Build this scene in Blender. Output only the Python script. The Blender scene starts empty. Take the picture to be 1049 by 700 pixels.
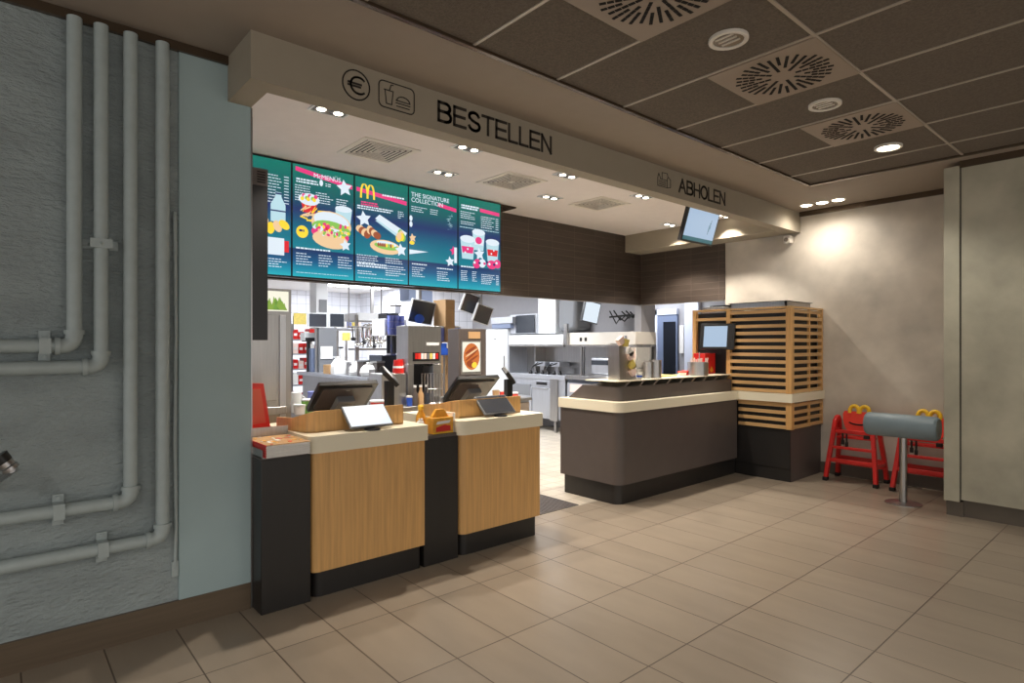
import bpy, bmesh, math, random
from mathutils import Vector, Matrix
random.seed(7)
PI = math.pi
C = bpy.context.scene.collection

# ------------------------------------------------------------------ camera
W, H = 1049, 700
HY, V1, V2 = 353.5, 1227.0, -7.0
FPX = math.sqrt((V1 - 524.5) * (524.5 - V2))
TH = math.atan2(V1 - 524.5, FPX)
HC = 1.5
FW = Vector((math.cos(TH), math.sin(TH), 0)); RT = Vector((math.sin(TH), -math.cos(TH), 0))
cam_d = bpy.data.cameras.new('camera'); cam = bpy.data.objects.new('camera', cam_d); C.objects.link(cam)
cam_d.sensor_fit = 'HORIZONTAL'; cam_d.sensor_width = 36
cam_d.lens = 36 * FPX / W
cam_d.shift_y = (HY - H / 2) / W
cam_d.clip_end = 100; cam_d.clip_start = 0.05
cam.location = (0, 0, HC); cam.rotation_euler = (PI / 2, 0, TH - PI / 2)
bpy.context.scene.camera = cam

def at(px, py, **k):
    """world point of a photo pixel on the plane x=, y= or z="""
    d = FW + RT * ((px - 524.5) / FPX) + Vector((0, 0, (HY - py) / FPX))
    (a, v), = k.items(); i = 'xyz'.index(a)
    t = ((v - HC) if a == 'z' else v) / d[i]
    return d * t + Vector((0, 0, HC))

# ------------------------------------------------------------------ materials
MATS = {}
def new_mat(name):
    m = bpy.data.materials.new(name); m.use_nodes = True
    nt = m.node_tree; b = nt.nodes['Principled BSDF']
    MATS[name] = m
    return m, nt, b
def srgb(r, g, b):
    f = lambda c: (c / 255 / 12.92) if c / 255 <= 0.04045 else ((c / 255 + 0.055) / 1.055) ** 2.4
    return (f(r), f(g), f(b), 1)
def mat(name, rgb, rough=0.5, metal=0.0, var=0.0, scale=8.0, bump=0.0, bscale=60.0, spec=0.5, stretch=(1, 1, 1), trans=0.0, coat=0.0):
    m, nt, b = new_mat(name)
    col = srgb(*rgb)
    b.inputs['Base Color'].default_value = col
    b.inputs['Roughness'].default_value = rough; b.inputs['Metallic'].default_value = metal
    b.inputs['Specular IOR Level'].default_value = spec
    b.inputs['Transmission Weight'].default_value = trans
    b.inputs['Coat Weight'].default_value = coat
    tc = nt.nodes.new('ShaderNodeTexCoord'); mp = nt.nodes.new('ShaderNodeMapping')
    mp.inputs['Scale'].default_value = stretch
    nt.links.new(tc.outputs['Object'], mp.inputs['Vector'])
    n = nt.nodes.new('ShaderNodeTexNoise'); n.inputs['Scale'].default_value = scale; n.inputs['Detail'].default_value = 5
    nt.links.new(mp.outputs['Vector'], n.inputs['Vector'])
    r = nt.nodes.new('ShaderNodeValToRGB')
    v = max(var, 0.01)
    r.color_ramp.elements[0].position = 0.3; r.color_ramp.elements[1].position = 0.7
    r.color_ramp.elements[0].color = tuple(c * (1 - v) for c in col[:3]) + (1,)
    r.color_ramp.elements[1].color = tuple(min(1, c * (1 + v)) for c in col[:3]) + (1,)
    nt.links.new(n.outputs['Fac'], r.inputs['Fac']); nt.links.new(r.outputs['Color'], b.inputs['Base Color'])
    if bump:
        n2 = nt.nodes.new('ShaderNodeTexNoise'); n2.inputs['Scale'].default_value = bscale; n2.inputs['Detail'].default_value = 6
        nt.links.new(mp.outputs['Vector'], n2.inputs['Vector'])
        bp = nt.nodes.new('ShaderNodeBump'); bp.inputs['Strength'].default_value = bump; bp.inputs['Distance'].default_value = 0.01 if bump < 1 else 0.018
        nt.links.new(n2.outputs['Fac'], bp.inputs['Height']); nt.links.new(bp.outputs['Normal'], b.inputs['Normal'])
    return m
def emit(name, rgb, s=1.0):
    m, nt, b = new_mat(name)
    b.inputs['Base Color'].default_value = (0.01, 0.01, 0.01, 1); b.inputs['Roughness'].default_value = 0.3
    b.inputs['Emission Color'].default_value = srgb(*rgb); b.inputs['Emission Strength'].default_value = s
    return m
def tiles(name, rgb, grout, w, h, mortar, off=(0, 0), plane='xy', rough=0.4, var=0.08, brickoff=0.0, nscale=6.0, bump=0.3, spec=0.5, nstretch=(1, 1, 1)):
    m, nt, b = new_mat(name)
    tc = nt.nodes.new('ShaderNodeTexCoord'); sp = nt.nodes.new('ShaderNodeSeparateXYZ'); cb = nt.nodes.new('ShaderNodeCombineXYZ')
    nt.links.new(tc.outputs['Object'], sp.inputs[0])
    for k, ax in enumerate(plane):
        a = nt.nodes.new('ShaderNodeMath'); a.operation = 'SUBTRACT'; a.inputs[1].default_value = off[k] - 100 * (w, h)[k]
        nt.links.new(sp.outputs['XYZ'.index(ax.upper())], a.inputs[0]); nt.links.new(a.outputs[0], cb.inputs[k])
    br = nt.nodes.new('ShaderNodeTexBrick'); br.offset = brickoff; br.squash = 1.0
    br.inputs['Scale'].default_value = 1; br.inputs['Brick Width'].default_value = w; br.inputs['Row Height'].default_value = h
    br.inputs['Mortar Size'].default_value = mortar; br.inputs['Mortar Smooth'].default_value = 0.3; br.inputs['Bias'].default_value = 0
    c = srgb(*rgb)
    br.inputs['Color1'].default_value = tuple(x * (1 - var) for x in c[:3]) + (1,)
    br.inputs['Color2'].default_value = tuple(min(1, x * (1 + var)) for x in c[:3]) + (1,)
    br.inputs['Mortar'].default_value = srgb(*grout)
    nt.links.new(cb.outputs[0], br.inputs['Vector'])
    mp = nt.nodes.new('ShaderNodeMapping'); mp.inputs['Scale'].default_value = nstretch
    nt.links.new(tc.outputs['Object'], mp.inputs['Vector'])
    n = nt.nodes.new('ShaderNodeTexNoise'); n.inputs['Scale'].default_value = nscale; n.inputs['Detail'].default_value = 7
    nt.links.new(mp.outputs['Vector'], n.inputs['Vector'])
    mr = nt.nodes.new('ShaderNodeMapRange'); mr.inputs[1].default_value = 0.3; mr.inputs[2].default_value = 0.7
    mr.inputs[3].default_value = 1 - var; mr.inputs[4].default_value = 1 + var
    nt.links.new(n.outputs['Fac'], mr.inputs[0])
    mx = nt.nodes.new('ShaderNodeVectorMath'); mx.operation = 'SCALE'
    nt.links.new(br.outputs['Color'], mx.inputs[0]); nt.links.new(mr.outputs[0], mx.inputs['Scale'])
    nt.links.new(mx.outputs[0], b.inputs['Base Color'])
    b.inputs['Roughness'].default_value = rough; b.inputs['Specular IOR Level'].default_value = spec
    bp = nt.nodes.new('ShaderNodeBump'); bp.inputs['Strength'].default_value = bump; bp.inputs['Distance'].default_value = 0.003; bp.invert = True
    nt.links.new(br.outputs['Fac'], bp.inputs['Height']); nt.links.new(bp.outputs['Normal'], b.inputs['Normal'])
    return m
def wood(name, rgb, var=0.16, axis='z', rough=0.42):
    s = {'z': (1, 1, 0.04), 'x': (0.04, 1, 1), 'y': (1, 0.04, 1)}[axis]
    return mat(name, rgb, rough, var=var, scale=55, bump=0.06, bscale=90, stretch=s)

M = dict(
    floor=tiles('floor_tile', (142, 130, 115), (82, 70, 60), .316, .643, .004, (.095, .395), 'xy', rough=0.30, var=.06, nscale=3, nstretch=(2.5, .6, 1)),
    kfloor=tiles('kitchen_floor_tile', (196, 186, 170), (140, 130, 118), .2, .2, .004, (0, 0), 'xy', rough=0.35),
    darktile=tiles('dark_wall_tile', (72, 62, 55), (104, 92, 82), .42, .083, .0022, (0.02, 2.1), 'xz', rough=0.45, var=.12, nstretch=(1, 1, 12), nscale=5),
    darktile_y=tiles('dark_wall_tile_side', (72, 62, 55), (104, 92, 82), .42, .083, .0022, (0.02, 2.1), 'yz', rough=0.45, var=.12, nstretch=(1, 1, 12), nscale=5),
    whitetile=tiles('white_wall_tile', (226, 228, 236), (176, 180, 190), .2, .2, .005, (0, 0), 'xz', rough=0.25, var=.02),
    whitetile_y=tiles('white_wall_tile_side', (226, 228, 236), (176, 180, 190), .2, .2, .005, (0, 0), 'yz', rough=0.25, var=.02),
    plaster=mat('rough_teal_plaster', (152, 163, 165), 0.7, var=.12, scale=3, bump=1.0, bscale=26, stretch=(1, 1, 2.4)),
    panel=mat('smooth_blue_grey_panel', (162, 183, 187), 0.6, var=.05, scale=2, bump=0.1, bscale=200),
    pipe=mat('painted_pipe', (168, 180, 181), 0.4, var=.05, scale=20, bump=0.05),
    cream=mat('shaded_cream_plaster', (156, 147, 131), 0.75, var=.02, bump=0.03),  # darker than the plaster itself: the fascia's weaker light is in the colour
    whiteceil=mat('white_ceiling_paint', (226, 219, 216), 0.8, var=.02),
    frontceil=mat('shaded_ceiling_paint', (150, 139, 128), 0.7, var=.02),  # same paint as the inner ceiling, with the dimmer light put into its colour
    kceil=mat('kitchen_ceiling_paint', (232, 230, 230), 0.8, var=.02),
    celtile=mat('mineral_wool_tile', (104, 95, 85), 0.95, var=.22, scale=90, bump=0.4, bscale=150),
    tbar=mat('grey_grid_bar', (176, 166, 154), 0.35, 0.2),
    darktrim=mat('bronze_trim', (96, 82, 68), 0.22, 0.6),
    base=wood('brown_baseboard', (96, 82, 66), .12, 'x', .4),
    concrete=mat('concrete_panel', (192, 184, 172), 0.5, var=.22, scale=2.0, bump=0.1, bscale=25),
    concrete2=mat('grey_concrete_panel', (172, 168, 150), 0.5, var=.22, scale=2.4, bump=0.1, bscale=25),
    greybase=mat('grey_plinth', (92, 84, 74), 0.5, var=.06),
    oak=wood('oak_veneer', (208, 162, 102), .14, 'z'),
    oaky=wood('oak_slat', (204, 164, 112), .14, 'y'),
    oakx=wood('oak_slat_side', (204, 164, 112), .14, 'x'),
    corian=mat('cream_worktop', (236, 228, 204), 0.3, var=.015, scale=200),
    black=mat('black_laminate', (33, 31, 30), 0.4, var=.1, scale=30, stretch=(1, 1, .1)),
    dgrey=mat('dark_grey_laminate', (84, 76, 73), 0.42, var=.04),
    steel=mat('brushed_steel', (172, 170, 169), 0.28, 0.9, var=.08, scale=60, stretch=(1, 1, .05)),
    steelw=mat('light_satin_steel', (192, 195, 202), 0.36, 0.75, var=.05, scale=30, stretch=(1, 1, .08)),
    chrome=mat('chrome', (214, 212, 208), 0.12, 1.0),
    blackpl=mat('black_plastic', (26, 26, 28), 0.35),
    greypl=mat('grey_plastic', (120, 122, 126), 0.45),
    whitepl=mat('white_plastic', (224, 226, 228), 0.4),
    dkscreen=mat('switched_off_screen', (54, 58, 66), 0.18),
    red=mat('red_lacquer', (202, 34, 30), 0.35, var=.04),
    redpl=mat('red_plastic', (236, 66, 50), 0.4, var=.03),
    yellow=mat('yellow_plastic', (242, 196, 40), 0.4),
    yellowsign=mat('yellow_paper', (228, 206, 110), 0.6, var=.1, scale=40),
    paper=mat('white_paper', (232, 230, 226), 0.8, var=.04, scale=30),
    kraft=mat('brown_cardboard', (188, 150, 106), 0.8, var=.06),
    blush=mat('pink_paper', (244, 216, 206), 0.8, var=.06),
    leather=mat('blue_grey_leather', (122, 138, 146), 0.45, var=.06, scale=5, bump=0.05),
    mattm=mat('ribbed_mat', (104, 100, 98), 0.8, var=.2, scale=60),
    slot=mat('black_slot', (14, 12, 12), 0.9),
    ventm=mat('taupe_vent_plate', (150, 136, 122), 0.5),
    whitemetal=mat('white_metal', (222, 216, 206), 0.4),
    ink=mat('dark_lettering', (44, 38, 34), 0.6),
    blue=mat('blue_plastic', (40, 90, 200), 0.5),
    lilac=mat('blue_sleeve', (120, 130, 200), 0.5),
    green=mat('green_leaf', (110, 160, 70), 0.6, var=.3, scale=20),
    gold=mat('golden_cardboard', (222, 160, 50), 0.5, var=.15, scale=30),
    door=mat('blue_grey_door', (112, 124, 150), 0.5),
    doorframe=mat('white_door_frame', (214, 220, 236), 0.5),
    greywall=mat('grey_wall', (152, 151, 155), 0.6, var=.03),
    darkvoid=mat('dark_door_glass', (22, 26, 34), 0.15),
    glass=mat('lamp_glass', (128, 118, 106), 0.1, var=.02),
    stop=mat('rubber', (28, 24, 22), 0.8),
    salmon=mat('salmon_plastic', (236, 112, 84), 0.45),
    lens=emit('lit_lamp_lens', (255, 240, 214), 14),
    klens=emit('lit_tube', (240, 246, 255), 7),
    scrwhite=emit('screen_white', (228, 240, 250), 1.0),
    scrblue=emit('screen_pale_blue', (176, 200, 226), .9),
    scrteal=emit('screen_teal', (60, 120, 130), .7),
    scrpink=emit('screen_pink', (236, 60, 130), 1.0),
    scrred=emit('screen_red', (225, 40, 50), 1.0),
    scryel=emit('screen_yellow', (250, 214, 60), 1.1),
    scrbun=emit('screen_bun', (244, 206, 160), 1.0),
    scrbrown=emit('screen_meat', (170, 90, 60), .9),
    scrgreen=emit('screen_lettuce', (140, 200, 90), 1.0),
    scrpale=emit('screen_pale_cup', (190, 225, 235), 1.0),
    scrnavy=emit('screen_navy', (30, 50, 110), .9),
    scrlime=emit('backlit_plants', (140, 176, 66), .9),
    scrcream=emit('backlit_cream', (250, 246, 226), 1.0),
    scrorange=emit('backlit_orange', (222, 120, 50), .9),
    scrdorange=emit('backlit_dark_orange', (170, 70, 24), .8),
)
# gradient screen background (content of a lit display)
def grad_mat():
    m, nt, b = new_mat('menu_screen_background')
    tc = nt.nodes.new('ShaderNodeTexCoord'); sp = nt.nodes.new('ShaderNodeSeparateXYZ'); nt.links.new(tc.outputs['Generated'], sp.inputs[0])
    r = nt.nodes.new('ShaderNodeValToRGB'); e = r.color_ramp.elements
    e[0].position = 0.0; e[0].color = srgb(40, 176, 190)
    e[1].position = 1.0; e[1].color = srgb(14, 120, 104)
    for p, c in ((.05, (24, 150, 176)), (.14, (24, 92, 136)), (.245, (28, 52, 100)), (.255, (24, 130, 146)), (.42, (22, 110, 136)), (.60, (34, 52, 108)), (.74, (14, 92, 100))):
        x = e.new(p); x.color = srgb(*c)
    nt.links.new(sp.outputs['Z'], r.inputs[0]); nt.links.new(r.outputs[0], b.inputs['Emission Color'])
    b.inputs['Emission Strength'].default_value = 1.0; b.inputs['Base Color'].default_value = (.01, .01, .01, 1); b.inputs['Roughness'].default_value = .3
    return m
M['menubg'] = grad_mat()

# ------------------------------------------------------------------ mesh builder
class MB:
    def __init__(s): s.bm = bmesh.new(); s.ms = []; s.mi = 0; s.smooth = False
    def use(s, m):
        if m not in s.ms: s.ms.append(m)
        s.mi = s.ms.index(m); return s
    def faces(s, vs, fs, M4=None, smooth=False):
        bv = [s.bm.verts.new((M4 @ Vector(v)) if M4 else Vector(v)) for v in vs]
        for f in fs:
            try:
                q = s.bm.faces.new([bv[i] for i in f]); q.material_index = s.mi; q.smooth = smooth
            except ValueError: pass
        return s
    def box(s, x0, x1, y0, y1, z0, z1, M4=None):
        v = [(x, y, z) for x in (x0, x1) for y in (y0, y1) for z in (z0, z1)]
        return s.faces(v, [(0, 1, 3, 2), (4, 6, 7, 5), (0, 4, 5, 1), (2, 3, 7, 6), (0, 2, 6, 4), (1, 5, 7, 3)], M4)
    def prism(s, poly, a, b, axis='z', M4=None, smooth=False):
        n = len(poly)
        def p(u, w, h):
            return {'z': (u, w, h), 'y': (u, h, w), 'x': (h, u, w)}[axis]
        v = [p(u, w, a) for u, w in poly] + [p(u, w, b) for u, w in poly]
        s.faces(v, [tuple(range(n))[::-1], tuple(range(n, 2 * n))], M4)
        s.faces(v, [(i, (i + 1) % n, n + (i + 1) % n, n + i) for i in range(n)], M4, smooth)
        return s
    def cyl(s, p0, p1, r, r2=None, seg=20, M4=None, cap=True):
        p0 = Vector(p0); p1 = Vector(p1); d = (p1 - p0).normalized()
        r2 = r if r2 is None else r2
        u = d.orthogonal().normalized(); w = d.cross(u)
        v = [p0 + (u * math.cos(2 * PI * i / seg) + w * math.sin(2 * PI * i / seg)) * r for i in range(seg)] + \
            [p1 + (u * math.cos(2 * PI * i / seg) + w * math.sin(2 * PI * i / seg)) * r2 for i in range(seg)]
        s.faces(v, [(i, (i + 1) % seg, seg + (i + 1) % seg, seg + i) for i in range(seg)], M4, True)
        if cap:
            s.faces(v[:seg], [tuple(range(seg))[::-1]], M4); s.faces(v[seg:], [tuple(range(seg))], M4)
        return s
    def tube(s, pts, r, seg=12, M4=None):
        pts = [Vector(p) for p in pts]; rings = []
        d0 = (pts[1] - pts[0]).normalized(); u = d0.orthogonal().normalized()
        for i, p in enumerate(pts):
            d = ((pts[min(i + 1, len(pts) - 1)] - pts[max(i - 1, 0)])).normalized()
            u = (u - d * u.dot(d)).normalized(); w = d.cross(u)
            rings += [p + (u * math.cos(2 * PI * k / seg) + w * math.sin(2 * PI * k / seg)) * r for k in range(seg)]
        n = len(pts)
        fs = [(i * seg + k, i * seg + (k + 1) % seg, (i + 1) * seg + (k + 1) % seg, (i + 1) * seg + k) for i in range(n - 1) for k in range(seg)]
        s.faces(rings, fs, M4, True)
        s.faces(rings[:seg], [tuple(range(seg))[::-1]], M4); s.faces(rings[-seg:], [tuple(range(seg))], M4)
        return s
    def lathe(s, prof, c=(0, 0, 0), seg=24, M4=None):
        v = [(c[0] + r * math.cos(2 * PI * k / seg), c[1] + r * math.sin(2 * PI * k / seg), c[2] + z) for r, z in prof for k in range(seg)]
        n = len(prof)
        s.faces(v, [(i * seg + k, i * seg + (k + 1) % seg, (i + 1) * seg + (k + 1) % seg, (i + 1) * seg + k) for i in range(n - 1) for k in range(seg)], M4, True)
        s.faces(v[:seg], [tuple(range(seg))[::-1]], M4); s.faces(v[-seg:], [tuple(range(seg))], M4)
        return s
    def ball(s, c, r, sx=1, sy=1, sz=1, seg=12, M4=None):
        prof = [(max(1e-4, r * math.sin(PI * i / seg)), -r * math.cos(PI * i / seg) * sz) for i in range(seg + 1)]
        v = [(c[0] + q * sx * math.cos(2 * PI * k / seg), c[1] + q * sy * math.sin(2 * PI * k / seg), c[2] + z) for q, z in prof for k in range(seg)]
        n = len(prof)
        return s.faces(v, [(i * seg + k, i * seg + (k + 1) % seg, (i + 1) * seg + (k + 1) % seg, (i + 1) * seg + k) for i in range(n - 1) for k in range(seg)], M4, True)
    def bag(s, c, w, d, h, seed=0):
        rn = random.Random(seed); seg = 12; prof = [(.0, 0), (.9, .02), (1.05, .3), (.95, .6), (.6, .85), (.3, .95), (.4, 1.05)]
        v = []
        for r, z in prof:
            for k in range(seg):
                q = max(r, .01) * (1 + rn.uniform(-.18, .18)); a = 2 * PI * k / seg
                v.append((c[0] + q * w / 2 * math.cos(a), c[1] + q * d / 2 * math.sin(a), c[2] + (z + (rn.uniform(-.05, .05) if z > .1 else 0)) * h))
        n = len(prof)
        return s.faces(v, [(i * seg + k, i * seg + (k + 1) % seg, (i + 1) * seg + (k + 1) % seg, (i + 1) * seg + k) for i in range(n - 1) for k in range(seg)] + [tuple(range((n - 1) * seg, n * seg))], None, True)
    def obj(s, name, m=None, parent=None, bevel=0, local=False):
        if not s.ms: s.ms = [m]
        if parent is not None and not local:
            o = Vector((0, 0, 0)); q = parent
            while q is not None: o += q.location; q = q.parent
            for v in s.bm.verts: v.co -= o
        bmesh.ops.recalc_face_normals(s.bm, faces=s.bm.faces)
        me = bpy.data.meshes.new(name); s.bm.to_mesh(me); s.bm.free()
        me.set_sharp_from_angle(angle=math.radians(38))
        for mm in s.ms: me.materials.append(M[mm] if isinstance(mm, str) else mm)
        ob = bpy.data.objects.new(name, me); C.objects.link(ob)
        if parent is not None: ob.parent = parent
        if bevel:
            b = ob.modifiers.new('bevel', 'BEVEL'); b.width = bevel; b.segments = 2; b.limit_method = 'ANGLE'
        return ob
def box(name, m, x0, x1, y0, y1, z0, z1, parent=None, bevel=0, local=False):
    return MB().box(x0, x1, y0, y1, z0, z1).obj(name, m, parent, bevel, local)
def tag(o, label, cat, group=None, kind=None):
    o['label'] = label; o['category'] = cat
    if group: o['group'] = group
    if kind: o['kind'] = kind
    return o
def thing(name, label, cat, loc=(0, 0, 0), group=None, rz=0):
    o = bpy.data.objects.new(name, None); C.objects.link(o); o.location = loc; o.rotation_euler = (0, 0, rz)
    o.empty_display_size = .1
    return tag(o, label, cat, group)
def struct(o): o['kind'] = 'structure'; return o
def dup(root, loc, label=None, group=None, rz=None):
    r = root.copy(); C.objects.link(r); r.location = loc
    if rz is not None: r.rotation_euler = (0, 0, rz)
    if label: r['label'] = label
    if group: r['group'] = group
    def rec(src, dst):
        for ch in list(src.children):
            c = ch.copy(); C.objects.link(c); c.parent = dst; rec(ch, c)
    rec(root, r)
    return r
def rrect(x0, x1, y0, y1, r, n=8):
    """rounded rectangle; r = radii at (x0y0, x1y0, x1y1, x0y1)"""
    if not isinstance(r, (tuple, list)): r = (r,) * 4
    out = []
    for (cx, cy, sx, sy, a0), q in zip(((x0, y0, 1, 1, PI), (x1, y0, -1, 1, 1.5 * PI), (x1, y1, -1, -1, 0), (x0, y1, 1, -1, .5 * PI)), r):
        if q <= 0: out.append((cx, cy)); continue
        for i in range(n + 1):
            a = a0 + PI / 2 * i / n
            out.append((cx + sx * q + q * math.cos(a), cy + sy * q + q * math.sin(a)))
    return out
def text_obj(name, txt, size, m, M4, parent=None, depth=0.002, align='LEFT', space=1.0, sx=1.0):
    cu = bpy.data.curves.new(name, 'FONT'); cu.body = txt; cu.size = size; cu.align_x = align; cu.extrude = depth / 2; cu.space_character = space
    tmp = bpy.data.objects.new(name + '_t', cu); C.objects.link(tmp)
    bpy.context.view_layer.update()
    me = bpy.data.meshes.new_from_object(tmp.evaluated_get(bpy.context.evaluated_depsgraph_get()))
    bpy.data.objects.remove(tmp); me.name = name
    me.transform(Matrix.Diagonal((sx, 1, 1, 1)))
    me.transform(M4)
    if parent is not None:
        o = Vector((0, 0, 0)); q = parent
        while q is not None: o += q.location; q = q.parent
        me.transform(Matrix.Translation(-o))
    me.materials.clear(); me.materials.append(M[m])
    ob = bpy.data.objects.new(name, me); C.objects.link(ob)
    if parent is not None: ob.parent = parent
    return ob
def facing_y(x, y, z):     # text on a plane facing -Y, baseline start at x,y,z
    return Matrix.Translation((x, y, z)) @ Matrix.Rotation(PI / 2, 4, 'X')

# ------------------------------------------------------------------ room shell
WX = 7.36          # concrete right wall
struct(box('floor', 'floor', -4, 9.6, -5, 3.79, -.1, 0))
struct(box('floor', 'kfloor', -1, 9.6, 3.79, 13.2, -.1, 0))
# ceilings: white bands (front ones with shade in their colour), mineral wool tile field, kitchen side
cz = 3.1
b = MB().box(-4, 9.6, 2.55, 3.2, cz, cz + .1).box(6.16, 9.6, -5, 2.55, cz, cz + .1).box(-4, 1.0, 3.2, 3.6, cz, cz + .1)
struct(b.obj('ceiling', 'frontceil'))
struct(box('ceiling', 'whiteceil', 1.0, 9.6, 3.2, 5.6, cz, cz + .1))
struct(box('ceiling', 'celtile', -4, 6.16, -5, 2.55, cz + .005, cz + .1))
g = MB()
xs = [6.16 - .43 - .632 * i for i in range(0, 17)]
for x in xs:
    g.box(x - .009, x + .009, -5, 2.55, cz - .001, cz + .01)
for y in (1.30, .05, -1.2, -2.45, -3.7): g.box(-4, 6.16, y - .009, y + .009, cz - .002, cz + .01)
struct(g.obj('trim_1', 'tbar'))
g = MB().box(-4, 6.17, 2.535, 2.565, cz - .012, cz + .02).box(6.145, 6.175, -5, 2.565, cz - .012, cz + .02)
struct(g.obj('trim_2', 'darktrim'))
struct(box('ceiling', 'kceil', -1, 9.6, 5.6, 13.2, 2.7, 2.8))
# left wall with painted pipes
struct(box('wall_left', 'plaster', -4, 1.11, 3.555, 3.66, 0, cz))
struct(box('trim_3', 'panel', .742, 1.11, 3.543, 3.556, .145, 3.055, bevel=.003))
struct(box('trim_4', 'darktrim', -4, 1.0, 3.525, 3.556, 3.055, cz))
struct(box('baseboard_left', 'base', -4, 1.106, 3.537, 3.56, 0, .147))
struct(box('trim_5', 'steel', 1.108, 1.116, 3.54, 3.665, 0, 2.85))
# fascia beam over the counters
fy = 3.15
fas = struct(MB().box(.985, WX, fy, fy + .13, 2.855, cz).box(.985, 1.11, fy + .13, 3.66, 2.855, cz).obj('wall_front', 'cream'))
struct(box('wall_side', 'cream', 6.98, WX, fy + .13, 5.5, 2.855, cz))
# dark tiled bulkhead
struct(box('wall_back', 'darktile', .9, WX, 5.5, 5.6, 2.1, cz))
struct(box('wall_right', 'darktile_y', WX - .012, WX, 4.13, 5.5, 2.1, 2.86))
struct(MB().box(4.31, 4.58, 5.19, 5.5, 3.085, cz).obj('trim_6', 'darktrim'))
# concrete wall right of the counters
rw = MB().box(WX, WX + .12, 1.0, 4.13, 0, cz).box(WX, WX + .12, 4.13, 5.6, 2.1, cz)
struct(rw.obj('wall_right', 'concrete'))
struct(box('trim_7', 'darktrim', WX - .03, WX, 1.2, fy, 3.045, cz))
struct(box('baseboard_right', 'greybase', WX - .015, WX, 1.47, 2.93, 0, .13))
# nearer wall on the right
NX = 6.36
struct(MB().box(NX, NX + 1.0, -5, 1.36, .15, cz - .02).obj('wall_near', 'concrete2'))
struct(MB().box(NX - .02, WX + .1, 1.36, 1.475, .13, 3.06).obj('trim_8', 'concrete2', bevel=.004))
struct(box('trim_9', 'slot', NX - .004, NX + .1, 1.352, 1.362, .13, 3.06))
struct(MB().box(NX + .03, NX + .9, -5, 1.34, 0, .15).box(NX + .005, NX + .9, 1.34, 1.46, 0, .13).obj('baseboard_near', 'greybase'))
struct(box('trim_10', 'darktrim', NX - .02, NX + .1, -5, 1.36, 3.04, cz))

# kitchen walls
struct(box('wall_kitchen_back', 'whitetile', -1, 6.5, 12.9, 13.0, 0, 2.7))
struct(box('wall_kitchen_far', 'whitetile_y', 6.5, 6.6, 10.3, 12.9, 0, 2.7))
struct(box('wall_kitchen_return', 'whitetile', 6.5, 7.85, 10.2, 10.3, 0, 2.7))
struct(box('wall_kitchen_right', 'greywall', 7.75, 7.85, 5.62, 10.2, 0, 2.7))
struct(box('wall_kitchen_left', 'whitetile_y', .9, 1.0, 3.66, 12.9, 0, 2.7))
struct(MB().box(WX, 7.62, 5.5, 5.62, 0, 2.1).box(7.62, 7.85, 5.6, 5.72, 0, 2.7).obj('wall_partition', 'greywall'))
struct(box('wall_corridor', 'greywall', 9.3, 9.4, 3.5, 8.5, 0, 2.75))
struct(box('wall_corridor_end', 'whitetile', 7.85, 9.4, 8.5, 8.6, 0, 2.7))

# door seen through the pass
dx = 9.29
def yz(px): return at(px, 350, x=dx).y
d = MB(); dy = [yz(p) for p in (667, 675, 695, 703, 712)]
dr = struct(box('door_1', 'door', dx - .04, dx, dy[2], dy[1], 0, 2.05))
box('door_glass', 'darkvoid', dx - .05, dx - .035, dy[2] + .03, yz(681), .5, 1.92, dr)
fr = MB().box(dx - .06, dx + .01, dy[1], dy[0], 0, 2.15).box(dx - .06, dx + .01, dy[4] - .1, dy[3], 0, 2.35).box(dx - .06, dx + .01, dy[2], dy[0], 2.05, 2.15)
struct(fr.obj('trim_11', 'doorframe'))
n = tag(box('notice_board', 'paper', dx - .03, dx, yz(701), yz(697), 1.35, 1.85), 'white notice sheets on the grey wall beside the dark door', 'notice')

# ------------------------------------------------------------------ fascia lettering
def stroke(b, pts, w=.006, closed=False):
    P = pts + ([pts[0]] if closed else [])
    for (a, c), (d_, e) in zip(P, P[1:]):
        u = Vector((d_ - a, e - c)); L = u.length
        if L < 1e-6: continue
        u /= L; n_ = Vector((-u.y, u.x)) * w / 2; u *= w / 2
        q = [(a - u.x + n_.x, c - u.y + n_.y), (d_ + u.x + n_.x, e + u.y + n_.y), (d_ + u.x - n_.x, e + u.y - n_.y), (a - u.x - n_.x, c - u.y - n_.y)]
        b.prism(q, fy - .003, fy, 'y')
def arc(cx, cy, rx, ry, a0, a1, n=10): return [(cx + rx * math.cos(math.radians(a0 + (a1 - a0) * i / n)), cy + ry * math.sin(math.radians(a0 + (a1 - a0) * i / n))) for i in range(n + 1)]
GL = {
 'B': (.66, [[(0, 0), (0, 1), (.36, 1)] + arc(.36, .765, .25, .235, 90, -90) + [(0, .53)], [(.36, .53)] + arc(.36, .265, .30, .265, 90, -90) + [(0, 0)]]),
 'E': (.62, [[(.62, 1), (0, 1), (0, 0), (.62, 0)], [(0, .52), (.57, .52)]]),
 'S': (.64, [arc(.32, .75, .28, .25, 20, 200) + [(.20, .55), (.44, .46)] + arc(.33, .26, .30, .26, 40, -165)]),
 'T': (.64, [[(0, 1), (.64, 1)], [(.32, 1), (.32, 0)]]),
 'L': (.52, [[(0, 1), (0, 0), (.52, 0)]]),
 'N': (.64, [[(0, 0), (0, 1), (.64, 0), (.64, 1)]]),
 'A': (.74, [[(0, 0), (.37, 1), (.74, 0)], [(.14, .36), (.60, .36)]]),
 'H': (.64, [[(0, 0), (0, 1)], [(.64, 0), (.64, 1)], [(0, .52), (.64, .52)]]),
 'O': (.76, [arc(.38, .5, .38, .5, 0, 360, 28)]),
 '€': (.62, [arc(.42, .5, .36, .5, 50, 310, 18), [(-.04, .58), (.52, .58)], [(-.04, .42), (.48, .42)]]),
}
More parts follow.
